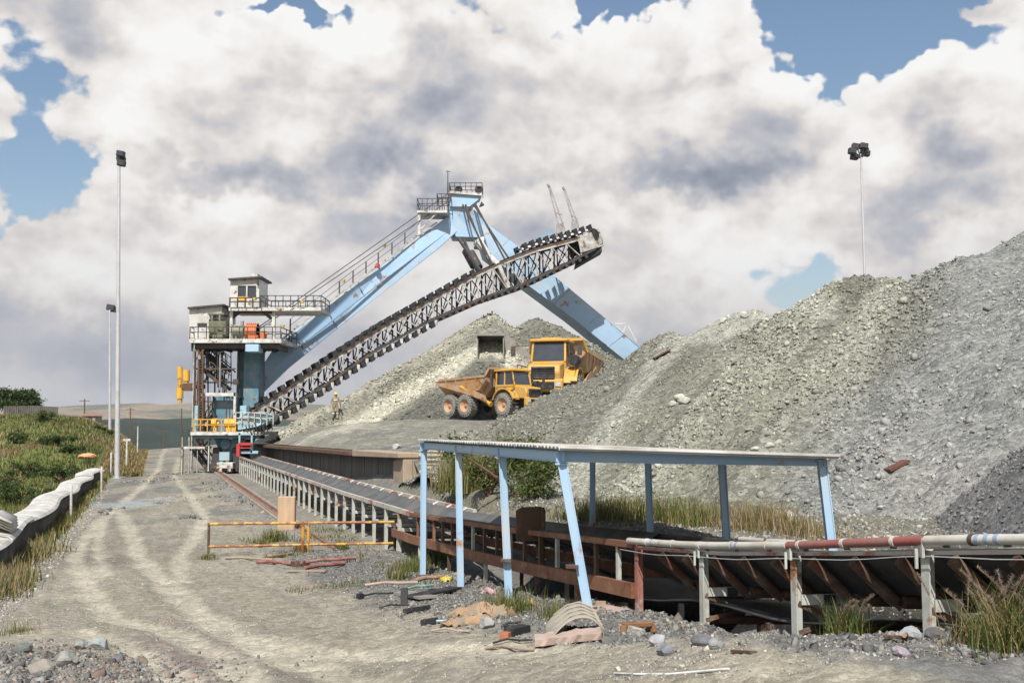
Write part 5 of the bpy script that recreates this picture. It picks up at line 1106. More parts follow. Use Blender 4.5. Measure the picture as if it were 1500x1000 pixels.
# ---------------------------------------------------------------- the person on the slope
SKIN = mk('skin', (.28, .15, .09), .05, 5, .6, bump=0); OVER = mk('tan_overalls', (.25, .20, .12), .15, 6, .9, dirt=.3, bump=.05); HAT = mk('yellow_helmet', (.75, .50, .03), .03, 3, .35, bump=0); REFL = mk('reflective_band', (.75, .75, .65), .05, 3, .4, bump=0); BOOT = mk('boot_leather', (.03, .025, .02), .1, 5, .7, bump=0)
def person():
    base = gp(491, 614, f=lambda x, y: np.maximum(floor_z(x, y), ridge_z(x, y, crestB, .84)[0]))
    t = thing('person', 'person in tan overalls and yellow helmet standing on the pale slope left of the trucks', 'person', tuple(base))
    J = {'pel': (0, 0, .95), 'sp': (0, .01, 1.15), 'ch': (0, .02, 1.36), 'nk': (0, .0, 1.50), 'hd': (.01, -.02, 1.62), 'top': (.01, -.02, 1.72),
         'hl': (-.10, 0, .90), 'kl': (-.13, -.05, .50), 'al': (-.15, .02, .09), 'fl': (-.17, -.14, .04), 'hr': (.10, 0, .90), 'kr': (.13, -.06, .50), 'ar': (.14, .03, .09), 'fr': (.17, -.13, .04),
         'sl': (-.19, .02, 1.40), 'el': (-.26, .05, 1.12), 'wl': (-.22, -.10, .90), 'sr': (.19, .02, 1.40), 'er': (.28, -.02, 1.13), 'wr': (.30, -.20, .98)}
    rad = {'pel': .15, 'sp': .14, 'ch': .165, 'nk': .06, 'hd': .095, 'top': .07, 'hl': .10, 'kl': .075, 'al': .055, 'fl': .045, 'hr': .10, 'kr': .075, 'ar': .055, 'fr': .045, 'sl': .075, 'el': .052, 'wl': .035, 'sr': .075, 'er': .052, 'wr': .035}
    E = [('pel', 'sp'), ('sp', 'ch'), ('ch', 'nk'), ('nk', 'hd'), ('hd', 'top'), ('pel', 'hl'), ('hl', 'kl'), ('kl', 'al'), ('al', 'fl'), ('pel', 'hr'), ('hr', 'kr'), ('kr', 'ar'), ('ar', 'fr'), ('ch', 'sl'), ('sl', 'el'), ('el', 'wl'), ('ch', 'sr'), ('sr', 'er'), ('er', 'wr')]
    def skin(nm, J, rad, E, mat, root):
        ks = list(J); me = bpy.data.meshes.new(nm); me.from_pydata([J[k] for k in ks], [(ks.index(a), ks.index(b)) for a, b in E], [])
        o = bpy.data.objects.new(nm, me); COL.objects.link(o); o.parent = t; md = o.modifiers.new('skin', 'SKIN')
        for i, k in enumerate(ks): me.skin_vertices[0].data[i].radius = (rad[k],)*2; me.skin_vertices[0].data[i].use_root = (k == root)
        o.modifiers.new('sub', 'SUBSURF').levels = 1; o.modifiers['sub'].render_levels = 2; me.materials.append(mat); return o
    skin('body', J, rad, E, OVER, 'pel')
    # face, hands, helmet, boots
    m = MB(); m.path([(.01, -.02, 1.50), (.01, -.03, 1.54), (.01, -.045, 1.60), (.01, -.045, 1.66), (.01, -.03, 1.70)], [.06, .075, .10, .10, .08], n=14); m.box((.01, -.145, 1.60), (.025, .03, .045)); 
    for s in (-1, 1): m.box((.01+s*.10, -.03, 1.61), (.02, .04, .06))
    m.build('face', SKIN, t, origin=(0, 0, 0), smooth=True)
    for s in (-1, 1): MB().tube((.01+s*.035, -.137, 1.63), (.01+s*.035, -.148, 1.63), .010, n=6).build('eye', BOOT, t, origin=(0, 0, 0))
    MB().box((.01, -.142, 1.563), (.05, .01, .012)).build('mouth', BOOT, t, origin=(0, 0, 0))
    m = MB(); m.path([(.01, -.035, 1.655), (.01, -.035, 1.67), (.01, -.03, 1.72), (.01, -.025, 1.765), (.01, -.02, 1.78)], [.145, .125, .12, .085, .02], n=16); m.build('helmet', HAT, t, origin=(0, 0, 0), smooth=True)
    for k, sgn in (('wl', -1), ('wr', 1)):
        c = Vector(J[k]); m = MB(); m.box(c+Vector((0, -.03, -.04)), (.035, .08, .09))
        for i, (l, o_) in enumerate(((.06, -.03), (.07, -.01), (.065, .012), (.05, .03))): m.path([c+Vector((0, -.03+o_, -.08)), c+Vector((sgn*-.01, -.03+o_, -.08-l*.6)), c+Vector((sgn*-.03, -.03+o_, -.08-l))], [.011, .010, .008], n=6)
        m.path([c+Vector((0, -.06, -.03)), c+Vector((sgn*-.02, -.09, -.06)), c+Vector((sgn*-.03, -.10, -.09))], [.013, .012, .009], n=6)
        m.build('hand', SKIN, t, origin=(0, 0, 0), smooth=True)
    for s in (-1, 1):
        MB().tube((s*.136, -.03, .36), (s*.137, -.025, .41), .083, n=12).build('reflective_band', REFL, t, origin=(0, 0, 0))
        m = MB(); m.path([(s*.145, .08, .05), (s*.15, .0, .07), (s*.165, -.10, .05), (s*.175, -.2, .035)], [.05, .062, .055, .03], n=10); m.build('boot', BOOT, t, origin=(0, 0, 0), smooth=True)
    MB().tube((0, .015, 1.23), (0, .018, 1.29), .172, n=16).build('reflective_band', REFL, t, origin=(0, 0, 0))
    t.rotation_euler = (0, 0, R(25))
    st_ = thing('survey_staff', 'thin dark staff held at the side of the person on the slope', 'staff', tuple(base+Vector((.42, -.2, 0)))); MB().tube(base+Vector((.47, -.25, -.05)), base+Vector((.30, -.12, 1.25)), .015, n=6).build('shaft', DARKST, st_)
person()
# ---------------------------------------------------------------- plants
LEAF = leaf_mat('leaf'); BLADE = leaf_mat('grass_blade')
def blades(P, H, lean, width, cols, r, nseg=3):
    """curved grass blades as strips: returns verts, quads, colours"""
    n = len(P); az = r.uniform(0, 2*math.pi, n); L = lean*r.uniform(.3, 1.2, n)
    dx = np.cos(az)*L; dy = np.sin(az)*L; wx = -np.sin(az)*width; wy = np.cos(az)*width
    V = []; 
    for k in range(nseg+1):
        t = k/nseg; c = P+np.stack([dx*t**2, dy*t**2, H*(t-.25*(L/np.maximum(H, .01))*t*t)], -1); w = (1-t)**.7+.06
        V += [c+np.stack([wx*w, wy*w, 0*wx], -1), c-np.stack([wx*w, wy*w, 0*wx], -1)]
    V = np.stack(V, 1); m = 2*(nseg+1); F = np.array([(2*k, 2*k+1, 2*k+3, 2*k+2) for k in range(nseg)])[None]+m*np.arange(n)[:, None, None]
    return V.reshape(-1, 3), F.reshape(-1, 4), np.repeat(cols, m, 0)
GCOL = {'straw': (.34, .26, .12), 'green': (.10, .15, .035), 'olive': (.17, .175, .06), 'dark': (.035, .06, .018), 'plume': (.40, .31, .25), 'rust': (.20, .10, .05)}
def gc(names, w, n, r):
    i = r.choice(len(names), n, p=np.array(w)/sum(w)); return np.clip(np.array([GCOL[k] for k in names])[i]*r.uniform(.7, 1.35, (n, 1)), 0, 1)
def clump(loc, n, h, spread, lean, names, w, label, seed, plume=0, width=.006, group=None, nm='grass_clump'):
    r = np.random.default_rng(seed); loc = Vector(loc)
    P = np.array(loc)[None]+np.concatenate([r.normal(0, spread, (n, 2)), np.full((n, 1), -.03)], 1)
    t = thing(nm, label, 'grass', tuple(loc), group=group)
    V, F, c = blades(P, h*r.uniform(.25, 1.25, n), lean*h, width, gc(names, w, n, r), r); npmesh('blades', V, F, BLADE, t, cols=c)['kind'] = 'stuff'
    if plume:
        for k in range(plume):
            a = r.uniform(0, 2*math.pi); l = h*r.uniform(.9, 1.25); o = loc+Vector((r.normal(0, spread), r.normal(0, spread), 0)); d = Vector((math.cos(a), math.sin(a), 0))*lean*l*.6
            pts = [o+d*(q*q)+Vector((0, 0, l*(q-.12*q*q))) for q in np.linspace(0, 1, 7)]
            m = MB(); m.path(pts, .0028, n=4); cc = np.tile(np.array(GCOL['straw']), (len(m.v), 1)); V0 = np.array(m.v); npmesh('stem', V0, np.array([f for f in m.f if len(f) == 4]), BLADE, t, cols=cc)
            # feathery seed head
            q = r.uniform(.68, 1.0, 220); C = np.array([list(o+d*(x*x)+Vector((0, 0, l*(x-.12*x*x)))) for x in q]); V, F, c = blades(C, r.uniform(.01, .03, 220), .032, .0016, np.clip(np.array(GCOL['plume'])*r.uniform(.75, 1.25, (220, 1)), 0, 1), r, 2); npmesh('plume', V, F, BLADE, t, cols=c)['kind'] = 'stuff'
    return t
def leafmesh(C, size, cols, r):
    n = len(C); a = r.normal(size=(n, 3)); a /= np.linalg.norm(a, axis=1, keepdims=True); b = np.cross(a, r.normal(size=(n, 3))); b /= np.linalg.norm(b, axis=1, keepdims=True)
    a = a*size[:, None]; b = b*size[:, None]*.45; V = np.stack([C-a, C+b, C+a, C-b], 1)
    return V.reshape(-1, 3), (np.arange(n)[:, None]*4+np.arange(4)[None]), np.repeat(cols, 4, 0)
def bush(name, loc, rx, rz_, n, leaf, cols, label, seed, cat='bush', stems=5, group=None, trunk_h=0., nb=9):
    r = np.random.default_rng(seed); loc = Vector(loc); t = thing(name, label, cat, tuple(loc), group=group)
    cen = [loc+Vector((r.normal(0, .42)*rx, r.normal(0, .35)*rx, trunk_h+rz_*r.uniform(.25, .95))) for k in range(nb)]; C = []
    for c in cen:
        k = n//nb; v = r.normal(size=(k, 3)); v /= np.linalg.norm(v, axis=1, keepdims=True); q = r.uniform(.45, 1, (k, 1))**.5; s = r.uniform(.22, .42)*rx
        C.append(np.array(c)+v*q*np.array([s, s, s*.75*max(.5, rz_/rx)])*(1+.3*r.normal(size=(k, 1))))
    C = np.concatenate(C); C = C[C[:, 2] > loc.z+trunk_h*.6]
    cc = np.array(cols)[r.integers(0, len(cols), len(C))]*r.uniform(.65, 1.4, (len(C), 1))
    V, F, c = leafmesh(C, leaf*r.uniform(.6, 1.3, len(C)), np.clip(cc, 0, 1), r); npmesh('crown' if trunk_h > 0 else 'foliage', V, F, LEAF, t, cols=c)
    m = MB()
    for c in cen: m.path([loc+Vector((0, 0, -.1)), loc.lerp(c, .5)+Vector((0, 0, trunk_h*.2)), c], [rx*.05+.01, rx*.03+.006, rx*.012+.003], n=6)
    m.build('trunk' if trunk_h > 0 else 'stem', BROWNST, t, smooth=True); return t
GCOL = {k: tuple(c*.88 for c in v) for k, v in GCOL.items()}
fl = lambda x, y: float(floor_z(np.array([x]), np.array([y]))[0])
DG = [(.03, .055, .015), (.05, .08, .022), (.07, .10, .03)]; MG = [(.06, .10, .025), (.10, .14, .04), (.13, .13, .05)]
# bushes behind the shelter
def at_floor(x, d): p = px(x, 700, d); return (p.x, p.y, fl(p.x, p.y))
bush('bush', at_floor(775, 25.5), 1.25, 1.5, 7000, .045, MG, 'large leafy green bush behind the brown guard plate under the shelter', 301)
bush('bush', at_floor(715, 27), .75, .9, 3000, .045, MG+[(.2, .17, .07)], 'smaller yellow-green bush left of the large bush', 302)
clump(at_floor(680, 29), 900, 1.25, .35, .35, ['olive', 'straw', 'green'], [3, 3, 2], 'tall olive reeds beside the sandbag stack', 303, width=.012)
clump(at_floor(690, 30.5), 700, 1.1, .4, .35, ['olive', 'straw'], [3, 3], 'straw-coloured reeds leaning over the sandbag stack', 304, width=.012)
clump(at_floor(648, 34.5), 600, .9, .3, .3, ['straw', 'olive'], [3, 2], 'dry grass tuft on top of the sandbag wall end', 305, width=.013)
# dry grass on the bank
k = 0
for x, d, h in ((880, 20.5, .5), (905, 20.2, .5), (935, 19.7, .6), (968, 19.2, .6), (1000, 18.8, .6), (1035, 18.3, .55), (1070, 18, .5), (1095, 17.7, .6), (1120, 17.3, .65), (1140, 17.0, .5), (850, 21, .4), (1170, 16.6, .35)):
    warm = x > 1060
    where = {850: 'left of the leftmost rear shelter post', 880: 'touching the leftmost rear shelter post', 905: 'just right of the leftmost rear shelter post', 935: 'just left of the second rear shelter post', 968: 'just right of the second rear shelter post', 1000: 'midway between second and third rear shelter posts', 1035: 'just left of the third rear shelter post',
        1070: 'behind the third rear shelter post', 1095: 'just right of the third rear shelter post', 1120: 'tallest one right of the third rear shelter post', 1140: 'midway to the rightmost shelter post', 1170: 'lowest one nearest the rightmost shelter post'}[x]
    clump(at_floor(x, d), 480, h*.85, .30, .45, ['straw', 'olive', 'plume'] if warm else ['olive', 'straw', 'green'], [4, 2, 2] if warm else [4, 2, 2], ('pale straw' if warm else 'olive-brown')+' grass tuft '+where, 320+k, width=.007, group='grass tufts on the bank'); k += 1
for x, d, h in ((1235, 11.6, .4), (1280, 11.2, .42), (1320, 10.8, .42), (1390, 10.3, .4), (1440, 10, .45), (1200, 12.0, .35), (1345, 10.6, .4)):
    clump(at_floor(x, d), 420, h, .2, .4, ['olive', 'green', 'straw'], [3, 3, 2], 'green grass tuft under the conveyor '+{1235: 'right of the second tall post from left', 1280: 'midway between second and third tall posts', 1320: 'just left of the third tall post', 1390: 'right of the third tall post', 1440: 'farthest right before the plumed grass', 1200: 'touching the second tall post', 1345: 'behind the third tall post'}[x], 340+k, width=.006, group='grass tufts behind the belts'); k += 1
# fountain grasses in the right foreground
at_d = lambda x, d: (lambda p: (p.x, d, gz(p.x, d)))(px(x, 900, d))
q = at_d(1240, 7.95); clump(q, 340, .30, .07, .75, ['green', 'olive', 'straw'], [5, 3, 1], 'green tuft with pale seed plumes between the last two tall posts', 361, plume=7, width=.0035)
q = at_d(1500, 6.25); clump(q, 620, .42, .13, .8, ['olive', 'green', 'straw'], [3, 3, 3], 'big pinkish-plumed fountain grass at the right edge', 362, plume=26, width=.0035)
q = at_d(1438, 6.7); clump(q, 300, .38, .09, .8, ['olive', 'straw'], [3, 3], 'sparse straw grass left of the big plumed grass', 363, plume=5, width=.003)
q = at_d(1130, 8.9); clump(q, 60, .2, .03, .6, ['olive', 'straw'], [3, 3], 'thin wispy grass between the first two tall posts', 364, plume=2, width=.003)
for i, (x, y, n, h, nm) in enumerate(((745, 893, 500, .30, 'green weed tuft at the foot of the third shelter post'), (815, 905, 260, .26, 'pale weed tuft left of the curled belt piece'), (608, 838, 500, .34, 'straggly olive weeds at the foot of the leftmost shelter post'), (585, 848, 260, .25, 'low weeds left of the leftmost shelter post'), (640, 820, 300, .35, 'weeds between the first two shelter posts'), (400, 792, 420, .34, 'bright green weeds below the tan block'), (385, 800, 240, .2, 'low green weeds behind the barrier left half'), (304, 818, 180, .16, 'small green tuft at the foot of the barrier left post'), (500, 803, 260, .2, 'green weeds behind the right half of the barrier'), (440, 806, 200, .2, 'reddish weeds at the middle post of the barrier'), (28, 925, 160, .16, 'small olive weed on the rubble at lower left'), (865, 852, 120, .4, 'thin dry stalks beside the leaning near shelter post'))):
    q = gp(x, y); clump(q, n, h, .10 if n < 300 else .17, .5, ['green', 'olive', 'straw'] if 'reddish' not in nm else ['rust', 'olive'], [4, 3, 2] if 'reddish' not in nm else [3, 2], nm, 380+i, width=.004*max(1, q.y/12))
# left verge and slope: mass ground cover
def cover(name, n, sfn, dfn, H, W_, names, w, seed, lean=.5, dens=None):
    r = np.random.default_rng(seed); d = dfn(r, n); s = sfn(r, n, d); X = s-.349*d; Y = d
    if dens is not None: k = r.uniform(0, 1, n) < dens(X, Y, s); X, Y = X[k], Y[k]
    Z = ground_z(X, Y); n = len(X); h = H*r.uniform(.4, 1.3, n)
    V, F, c = blades(np.stack([X, Y, Z-.02], -1), h, lean*H, 1, gc(names, w, n, r), r, 2)
    return V, F, c, X, Y, n, h
def cover2(name, n, sfn, dfn, H, wpx, names, w, seed, lean=.5, dens=None):
    r = np.random.default_rng(seed); d = dfn(r, n); s = sfn(r, n, d); X = s-.349*d; Y = d
    if dens is not None: k = r.uniform(0, 1, n) < dens(X, Y, s); X, Y = X[k], Y[k]
    Z = ground_z(X, Y); n = len(X); V, F, c = blades(np.stack([X, Y, Z-.02], -1), H*r.uniform(.4, 1.3, n), lean*H, wpx*Y/1500, gc(names, w, n, r), r, 2)
    npmesh(name, V, F, BLADE, None, cols=c)['kind'] = 'stuff'
geo = lambda a, b: (lambda r, n: a*(b/a)**r.uniform(0, 1, n))
straw = lambda X, Y, s: .15+.85*ss(fbm(X*.16, Y*.10, 4, 62), -.15, .3)
green = lambda X, Y, s: .1+.9*(1-ss(fbm(X*.16, Y*.10, 4, 62), -.1, .3))
cover2('verge_straw_clumps', 7000, lambda r, n, d: -2.72+np.abs(r.normal(0, .28, n)), geo(15, 28), .40, .9, ['straw', 'plume', 'olive', 'green'], [5, 2, 3, 2], 399, dens=lambda X, Y, s: ss(fbm(X*.5, Y*.4, 3, 398), -.25, .15))
cover2('verge_grass', 22000, lambda r, n, d: -2.80+np.abs(r.normal(0, .16, n)), geo(11, 62), .27, .9, ['green', 'olive', 'straw'], [3, 3, 4], 401, dens=lambda X, Y, s: .25+.75*ss(fbm(X*.7, Y*.5, 3, 402), -.1, .25))
cover2('slope_dry_grass', 90000, lambda r, n, d: -3.7-r.uniform(0, 1, n)**1.3*28, geo(18, 118), .34, .8, ['straw', 'olive', 'plume'], [5, 2, 1], 403, dens=straw)
cover2('slope_green_grass', 60000, lambda r, n, d: -3.7-r.uniform(0, 1, n)**1.3*28, geo(18, 112), .30, .8, ['green', 'olive', 'dark', 'rust'], [5, 4, .8, .6], 404, dens=green)
cover2('fence_back_grass', 9000, lambda r, n, d: -3.75-np.abs(r.normal(0, .35, n)), geo(14, 60), .50, .9, ['straw', 'olive', 'plume', 'green'], [5, 2, 1, 2], 405)
cover2('crest_dry_grass', 9000, lambda r, n, d: r.uniform(-3.4, -.6, n), geo(62, 125), .35, .9, ['straw', 'olive', 'rust'], [5, 2, 1], 406)
cover2('yard_weeds', 5000, lambda r, n, d: r.uniform(2.3, 5.4, n), geo(17, 30), .12, .8, ['olive', 'green', 'straw'], [3, 3, 3], 407, dens=lambda X, Y, s: ss(fbm(X*.6, Y*.6, 3, 408), .12, .35))
# shrubs on the slope
SH = [(18, 722, 52, 1.5, 'D'), (60, 735, 50, 1.3, 'D'), (95, 700, 60, 1.4, 'D'), (40, 690, 62, 1.7, 'M'), (75, 665, 72, 1.6, 'D'), (130, 705, 58, 1.0, 'M'), (10, 760, 42, 1.0, 'M'), (65, 645, 84, 1.9, 'M'), (20, 668, 72, 1.6, 'M'), (100, 672, 70, 1.3, 'D'), (150, 672, 66, .7, 'M'), (118, 726, 50, .8, 'M'), (160, 636, 96, .9, 'M'), (140, 642, 92, 1.0, 'D'), (5, 700, 58, 1.5, 'D')]
WH = ['deep green shrub in the hollow behind the pale belt fence', 'mid-green shrub on the grassy slope behind the belt fence']
SW = ['lowest in the hollow at the left edge', 'in the hollow behind the near belt fence', 'in the middle of the hollow', 'at mid-slope near the left edge', 'on the slope above the hollow', 'just behind the middle of the belt fence', 'at the left edge behind the near belt strips', 'highest on the slope towards the skyline', 'at the left edge at mid-slope', 'left of the orange-tan rock', 'right of the orange-tan rock', 'in front of the orange-tan rock', 'on the rise nearest the distant thin mast', 'on the rise left of the distant thin mast', 'half hidden at the left edge of the hollow']
for i, (x, y, d, rr, kk) in enumerate(SH):
    p = px(x, y, d); s_ = p.x+.349*d
    if s_ > -4.3: p.x -= (s_+4.3)
    rr *= (.95 if y > 685 and kk == 'D' else .6); bush('shrub', (p.x, d, gz(p.x, d)-.1), rr, rr*.75, 1500, .05*d/55+.02, DG if kk == 'D' else MG, ['deep green','mid-green'][kk == 'M']+' shrub '+SW[i], 420+i, group='dark shrubs in the hollow' if kk == 'D' else 'lighter shrubs on the slope')
b = px(26, 618, 100); bush('tree', (b.x, 100, gz(b.x, 100)-.2), 2.1, 1.9, 9000, .13, DG, 'broad dark green tree on the skyline at the far left', 450, cat='tree', trunk_h=.7, nb=14)
b = px(62, 616, 108); bush('bush', (b.x, 108, gz(b.x, 108)-.1), 1.2, .9, 2600, .11, [(.07, .07, .035), (.10, .09, .05)], 'low brownish bush right of the skyline tree', 451)
for i, (x, d, rr) in enumerate(((150, 300, 3.5), (215, 340, 4), (236, 300, 3), (262, 320, 3.5), (228, 420, 5), (285, 380, 4))):
    b = px(x, 640, d); bush('valley_tree', (b.x, d, gz(b.x, d)), rr, rr, 1500, .5, DG, ['darkest tree down in the valley left of the stacker ladder', 'valley tree beyond the crest left of the road', 'nearest valley tree seen over the road crest', 'valley tree right of the road crest', 'farther valley tree above the road crest', 'valley tree showing through the stacker tower base'][i], 460+i, cat='tree', trunk_h=1.5, group='trees in the valley')
# ---------------------------------------------------------------- rubble and debris
def scatter(name, n, fn, sz, cap, colb, seed, dens=None, par=None, var=.4):
    r = np.random.default_rng(seed); X, Y = fn(r, n)
    if dens is not None: k = r.uniform(0, 1, len(X)) < dens(X, Y); X, Y = X[k], Y[k]
    s = np.minimum(sz*np.exp(np.abs(r.normal(0, .6, len(X)))), cap); Z = ground_z(X, Y)+s*.02
    cb = np.array(colb)[r.integers(0, len(colb), len(X))]*r.uniform(1-var, 1+var, (len(X), 1))
    rocks(name, np.stack([X, Y, Z], -1), s, np.clip(cb, 0, .8), RM, par, seed+1, squash=.6)
GREY = [(.15, .152, .145), (.20, .20, .185), (.11, .11, .11), (.25, .24, .21), (.18, .16, .14)]
PAL = [(.34, .32, .27), (.28, .27, .24), (.2, .2, .19), (.38, .36, .31)]
def sfun(s0, s1, a, b): return lambda r, n: (lambda d: (r.uniform(s0, s1, n)-.349*d, d))(a*(b/a)**r.uniform(0, 1, n))
scatter('road_pebbles', 110000, sfun(-2.6, 5.5, 6, 50), .0045, .03, PAL, 501, dens=lambda X, Y: .15+.85*ss(fbm(X*.8, Y*.8, 3, 502), -.1, .4)*(1-.8*track(X, Y)))
scatter('trackside_gravel', 60000, sfun(2.9, 5.7, 6, 24), .009, .065, GREY, 503, dens=lambda X, Y: (.2+.8*ss(fbm(X*1.2, Y*1.2, 3, 504), -.15, .3))*ss(X+.349*Y-np.interp(Y, [6, 9, 12, 20], [4.15, 3.85, 3.25, 2.9]), -.3, .4))
scatter('pit_edge_stones', 9000, sfun(5.0, 6.6, 7, 20), .014, .08, GREY, 505)
scatter('corner_rubble', 12000, lambda r, n: (-5.3+r.normal(0, .95, n), 9.6+r.normal(0, .75, n)), .013, .09, GREY+[(.25, .19, .155)], 507)
scatter('verge_stones', 4000, sfun(-2.75, -1.9, 12, 50), .012, .07, PAL, 509)
scatter('bank_stones', 30000, sfun(8.1, 17, 9, 26), .014, .12, PAL+GREY, 511)
scatter('crest_mud_clods', 6000, sfun(-1.8, 4, 34, 70), .03, .12, GREY, 513, dens=lambda X, Y: ss(fbm(X*.5, Y*.3, 3, 514), .0, .3))
def boulder(x, y, r_, col, label, cat='rock', seed=1, f=None, sq=.8, group=None):
    p = gp(x, y, f=f); r = np.random.default_rng(seed)
    t_ = (1+5**.5)/2; import bmesh
    bm = bmesh.new(); bmesh.ops.create_icosphere(bm, subdivisions=3, radius=1)
    dirs = r.normal(size=(9, 3)); dirs /= np.linalg.norm(dirs, axis=1, keepdims=True); cut = r.uniform(.55, .85, 9)
    for v in bm.verts:
        n_ = np.array(v.co)
        for q_, c_ in zip(dirs, cut):
            e = n_ @ q_
            if e > c_: n_ = n_-(e-c_)*q_
        n_ = n_*np.array([1.1, .9, sq])*r_*(1+.02*r.normal()); v.co = Vector(n_)
    me = bpy.data.meshes.new('rock'); bm.to_mesh(me); bm.free()
    me.materials.append(mk('rock_'+str(seed), col, .25, 6/r_*.1, .9, dirt=.4, dirtcol=tuple(c*1.4 for c in col), bump=.25, bscale=18)); o = bpy.data.objects.new('rock', me); COL.objects.link(o); o.location = p+Vector((0, 0, r_*sq*.45)); return tag(o, label, cat, group)
for i, (x, y, r_, c, lb) in enumerate(((145, 950, .11, (.25, .27, .26), 'largest pale grey rock of the rubble at the lower left'), (95, 975, .13, (.22, .22, .2), 'grey rock below the largest one in the lower left rubble'), (35, 955, .10, (.12, .13, .12), 'dark rock near the left edge of the lower left rubble'), (60, 985, .12, (.22, .20, .17), 'brownish rock at the bottom of the lower left rubble'), (115, 950, .08, (.2, .2, .19), 'flat grey rock left of the largest pale one'),
    (1335, 935, .075, (.3, .31, .32), 'upright pale slab rock beside the last tall post'), (1395, 925, .10, (.10, .105, .11), 'dark rounded rock right of the last tall post'), (1460, 925, .12, (.085, .09, .1), 'biggest dark rock in front of the plumed grass'), (1425, 935, .09, (.13, .13, .14), 'dark rock between the two rounded ones at right'), (1370, 935, .07, (.09, .09, .10), 'small dark rock nearest the last tall post'), (1320, 960, .06, (.25, .22, .24), 'small pinkish rock in front of the pale slab rock'),
    (1030, 945, .08, (.12, .12, .13), 'dark rock in front of the first tall post'), (965, 945, .07, (.28, .28, .29), 'pale grey rock right of the curled belt'), (1050, 948, .06, (.22, .22, .22), 'grey rock right of the dark one before the first post'), (975, 958, .07, (.15, .16, .17), 'slate rock right of the pink concrete slab'), (765, 925, .08, (.12, .13, .12), 'dark rock right of the tan sacking'), (715, 918, .09, (.25, .25, .24), 'light rock at the end of the tan sacking'), (930, 930, .09, (.3, .29, .25), 'pale rock under the rusty bracket'))):
    boulder(x, y, r_, c, lb, seed=600+i)
def hA(x, y):
    z, dd, al = ridge_z(x, y, crestA, .56); return np.maximum(floor_z(x, y), z+dispA(x, y, dd, al))
hf = hA
boulder(582, 657, .20, (.35, .35, .35), 'grey boulder sitting on the buff capping slab of the retaining wall', seed=640, f=floor_z)
boulder(1150, 768, .22, (.4, .39, .35), 'big pale boulder at the toe of the heap left of the right shelter post', seed=641, f=hf)
for i, (x, y, r_) in enumerate(((995, 584, .15), (1003, 590, .16), (985, 594, .12), (1108, 660, .12), (1128, 655, .10), (1060, 472, .16), (1090, 464, .17), (1120, 472, .14))):
    boulder(x, y, r_, (.38, .38, .33), 'pale angular block '+['topmost of the trio on the spur of the big heap', 'right one of the trio on the spur of the big heap', 'lowest of the trio on the spur of the big heap', 'left of the pair on the heap just above the shelter roof', 'right of the pair on the heap just above the shelter roof', 'leftmost of three on the knoll crest of the big heap', 'middle of three on the knoll crest of the big heap', 'rightmost of three on the knoll crest of the big heap'][i], seed=650+i, f=hf, group='pale blocks on the big heap')
o_ = px(128, 672, 58); boulder(128, 672, .55, (.55, .28, .15), 'orange-tan rock lying on bare earth behind the belt fence', seed=660, sq=.5)
def lay(x0, y0, x1, y1, nm, mat, fn, label, cat, dz=.03, group=None, f=None, **k):
    a = gp(x0, y0, dz, f); b = gp(x1, y1, dz, f); m = MB(); fn(m, a, b); o = m.build(nm, mat, None, origin=(a+b)/2, **k); return tag(o, label, cat, group)
OLDRED = mk('faded_red_pipe', (.26, .055, .05), .25, 4, .75, dirt=.55, dirtcol=(.24, .19, .16), bump=.08)
TAN = mk('tan_sacking', (.33, .215, .12), .2, 3, .9, dirt=.6, dirtcol=(.24, .20, .15), bump=.12, stretch=(1, 1, 1)); WOOD = mk('weathered_wood', (.30, .24, .18), .2, 3, .9, dirt=.4, bump=.12, stretch=(.6, 3, 3)); PINK = mk('pinkish_concrete', (.40, .31, .265), .2, 4, .9, dirt=.4, dirtcol=(.34, .25, .2), bump=.12); HOSE = mk('faded_green_hose', (.14, .28, .22), .15, 3, .7, dirt=.3, bump=.03); BHOSE = mk('pale_blue_hose', (.40, .56, .66), .08, 3, .6, bump=.02)
plank = lambda w, h: (lambda m, a, b: m.beam(a, b, w, h))
rodf = lambda r_: (lambda m, a, b: m.path([a, a.lerp(b, .35)+Vector((0, .03, .02)), a.lerp(b, .7)+Vector((0, -.04, .01)), b], r_, n=8))
lay(376, 826, 436, 829, 'pipe', OLDRED, rodf(.035), 'left red pipe end of the pile in front of the barrier', 'pipe', .05)
lay(440, 830, 522, 822, 'pipe', OLDRED, rodf(.035), 'long upper red pipe of the pile in front of the barrier', 'pipe', .08)
lay(445, 836, 505, 828, 'pipe', OLDRED, rodf(.04), 'lower right red pipe of the pile in front of the barrier', 'pipe', .05)
lay(385, 820, 430, 813, 'rusty_bar', RUSTY, plank(.08, .05), 'flat rusty bar behind the red pipes', 'scrap', .03)
lay(420, 838, 478, 838, 'plank', WOOD, plank(.12, .03), 'short weathered plank under the red pipes', 'plank', .03)
lay(330, 819, 400, 821, 'pipe', WOOD, rodf(.025), 'thin pale pole left of the red pipes', 'pole', .03)
lay(430, 829, 449, 829, 'bracket', RUSTY, plank(.16, .12), 'rusty box bracket between the red pipes', 'scrap', .05)
lay(535, 861, 612, 857, 'pole', PINK, rodf(.022), 'thin pinkish pole left of the yellow rag', 'pole', .05)
lay(608, 857, 650, 851, 'pole', TAN, rodf(.035), 'thick tan branch ending at the yellow rag', 'branch', .08)
lay(528, 877, 585, 871, 'rod', BLACK, rodf(.014), 'thin black rod with a block on its left end', 'rod', .04)
lay(524, 877, 531, 877, 'block', BLACK, plank(.08, .08), 'small black block on the end of the black rod', 'scrap', .04)
lay(595, 868, 635, 862, 'hose', HOSE, rodf(.02), 'faded green hose in the scrap left of the second shelter post', 'hose', .06)
lay(600, 880, 668, 866, 'belt_scrap', BLACK, plank(.22, .03), 'dark strip of belt lying left of the second shelter post', 'belt scrap', .06)
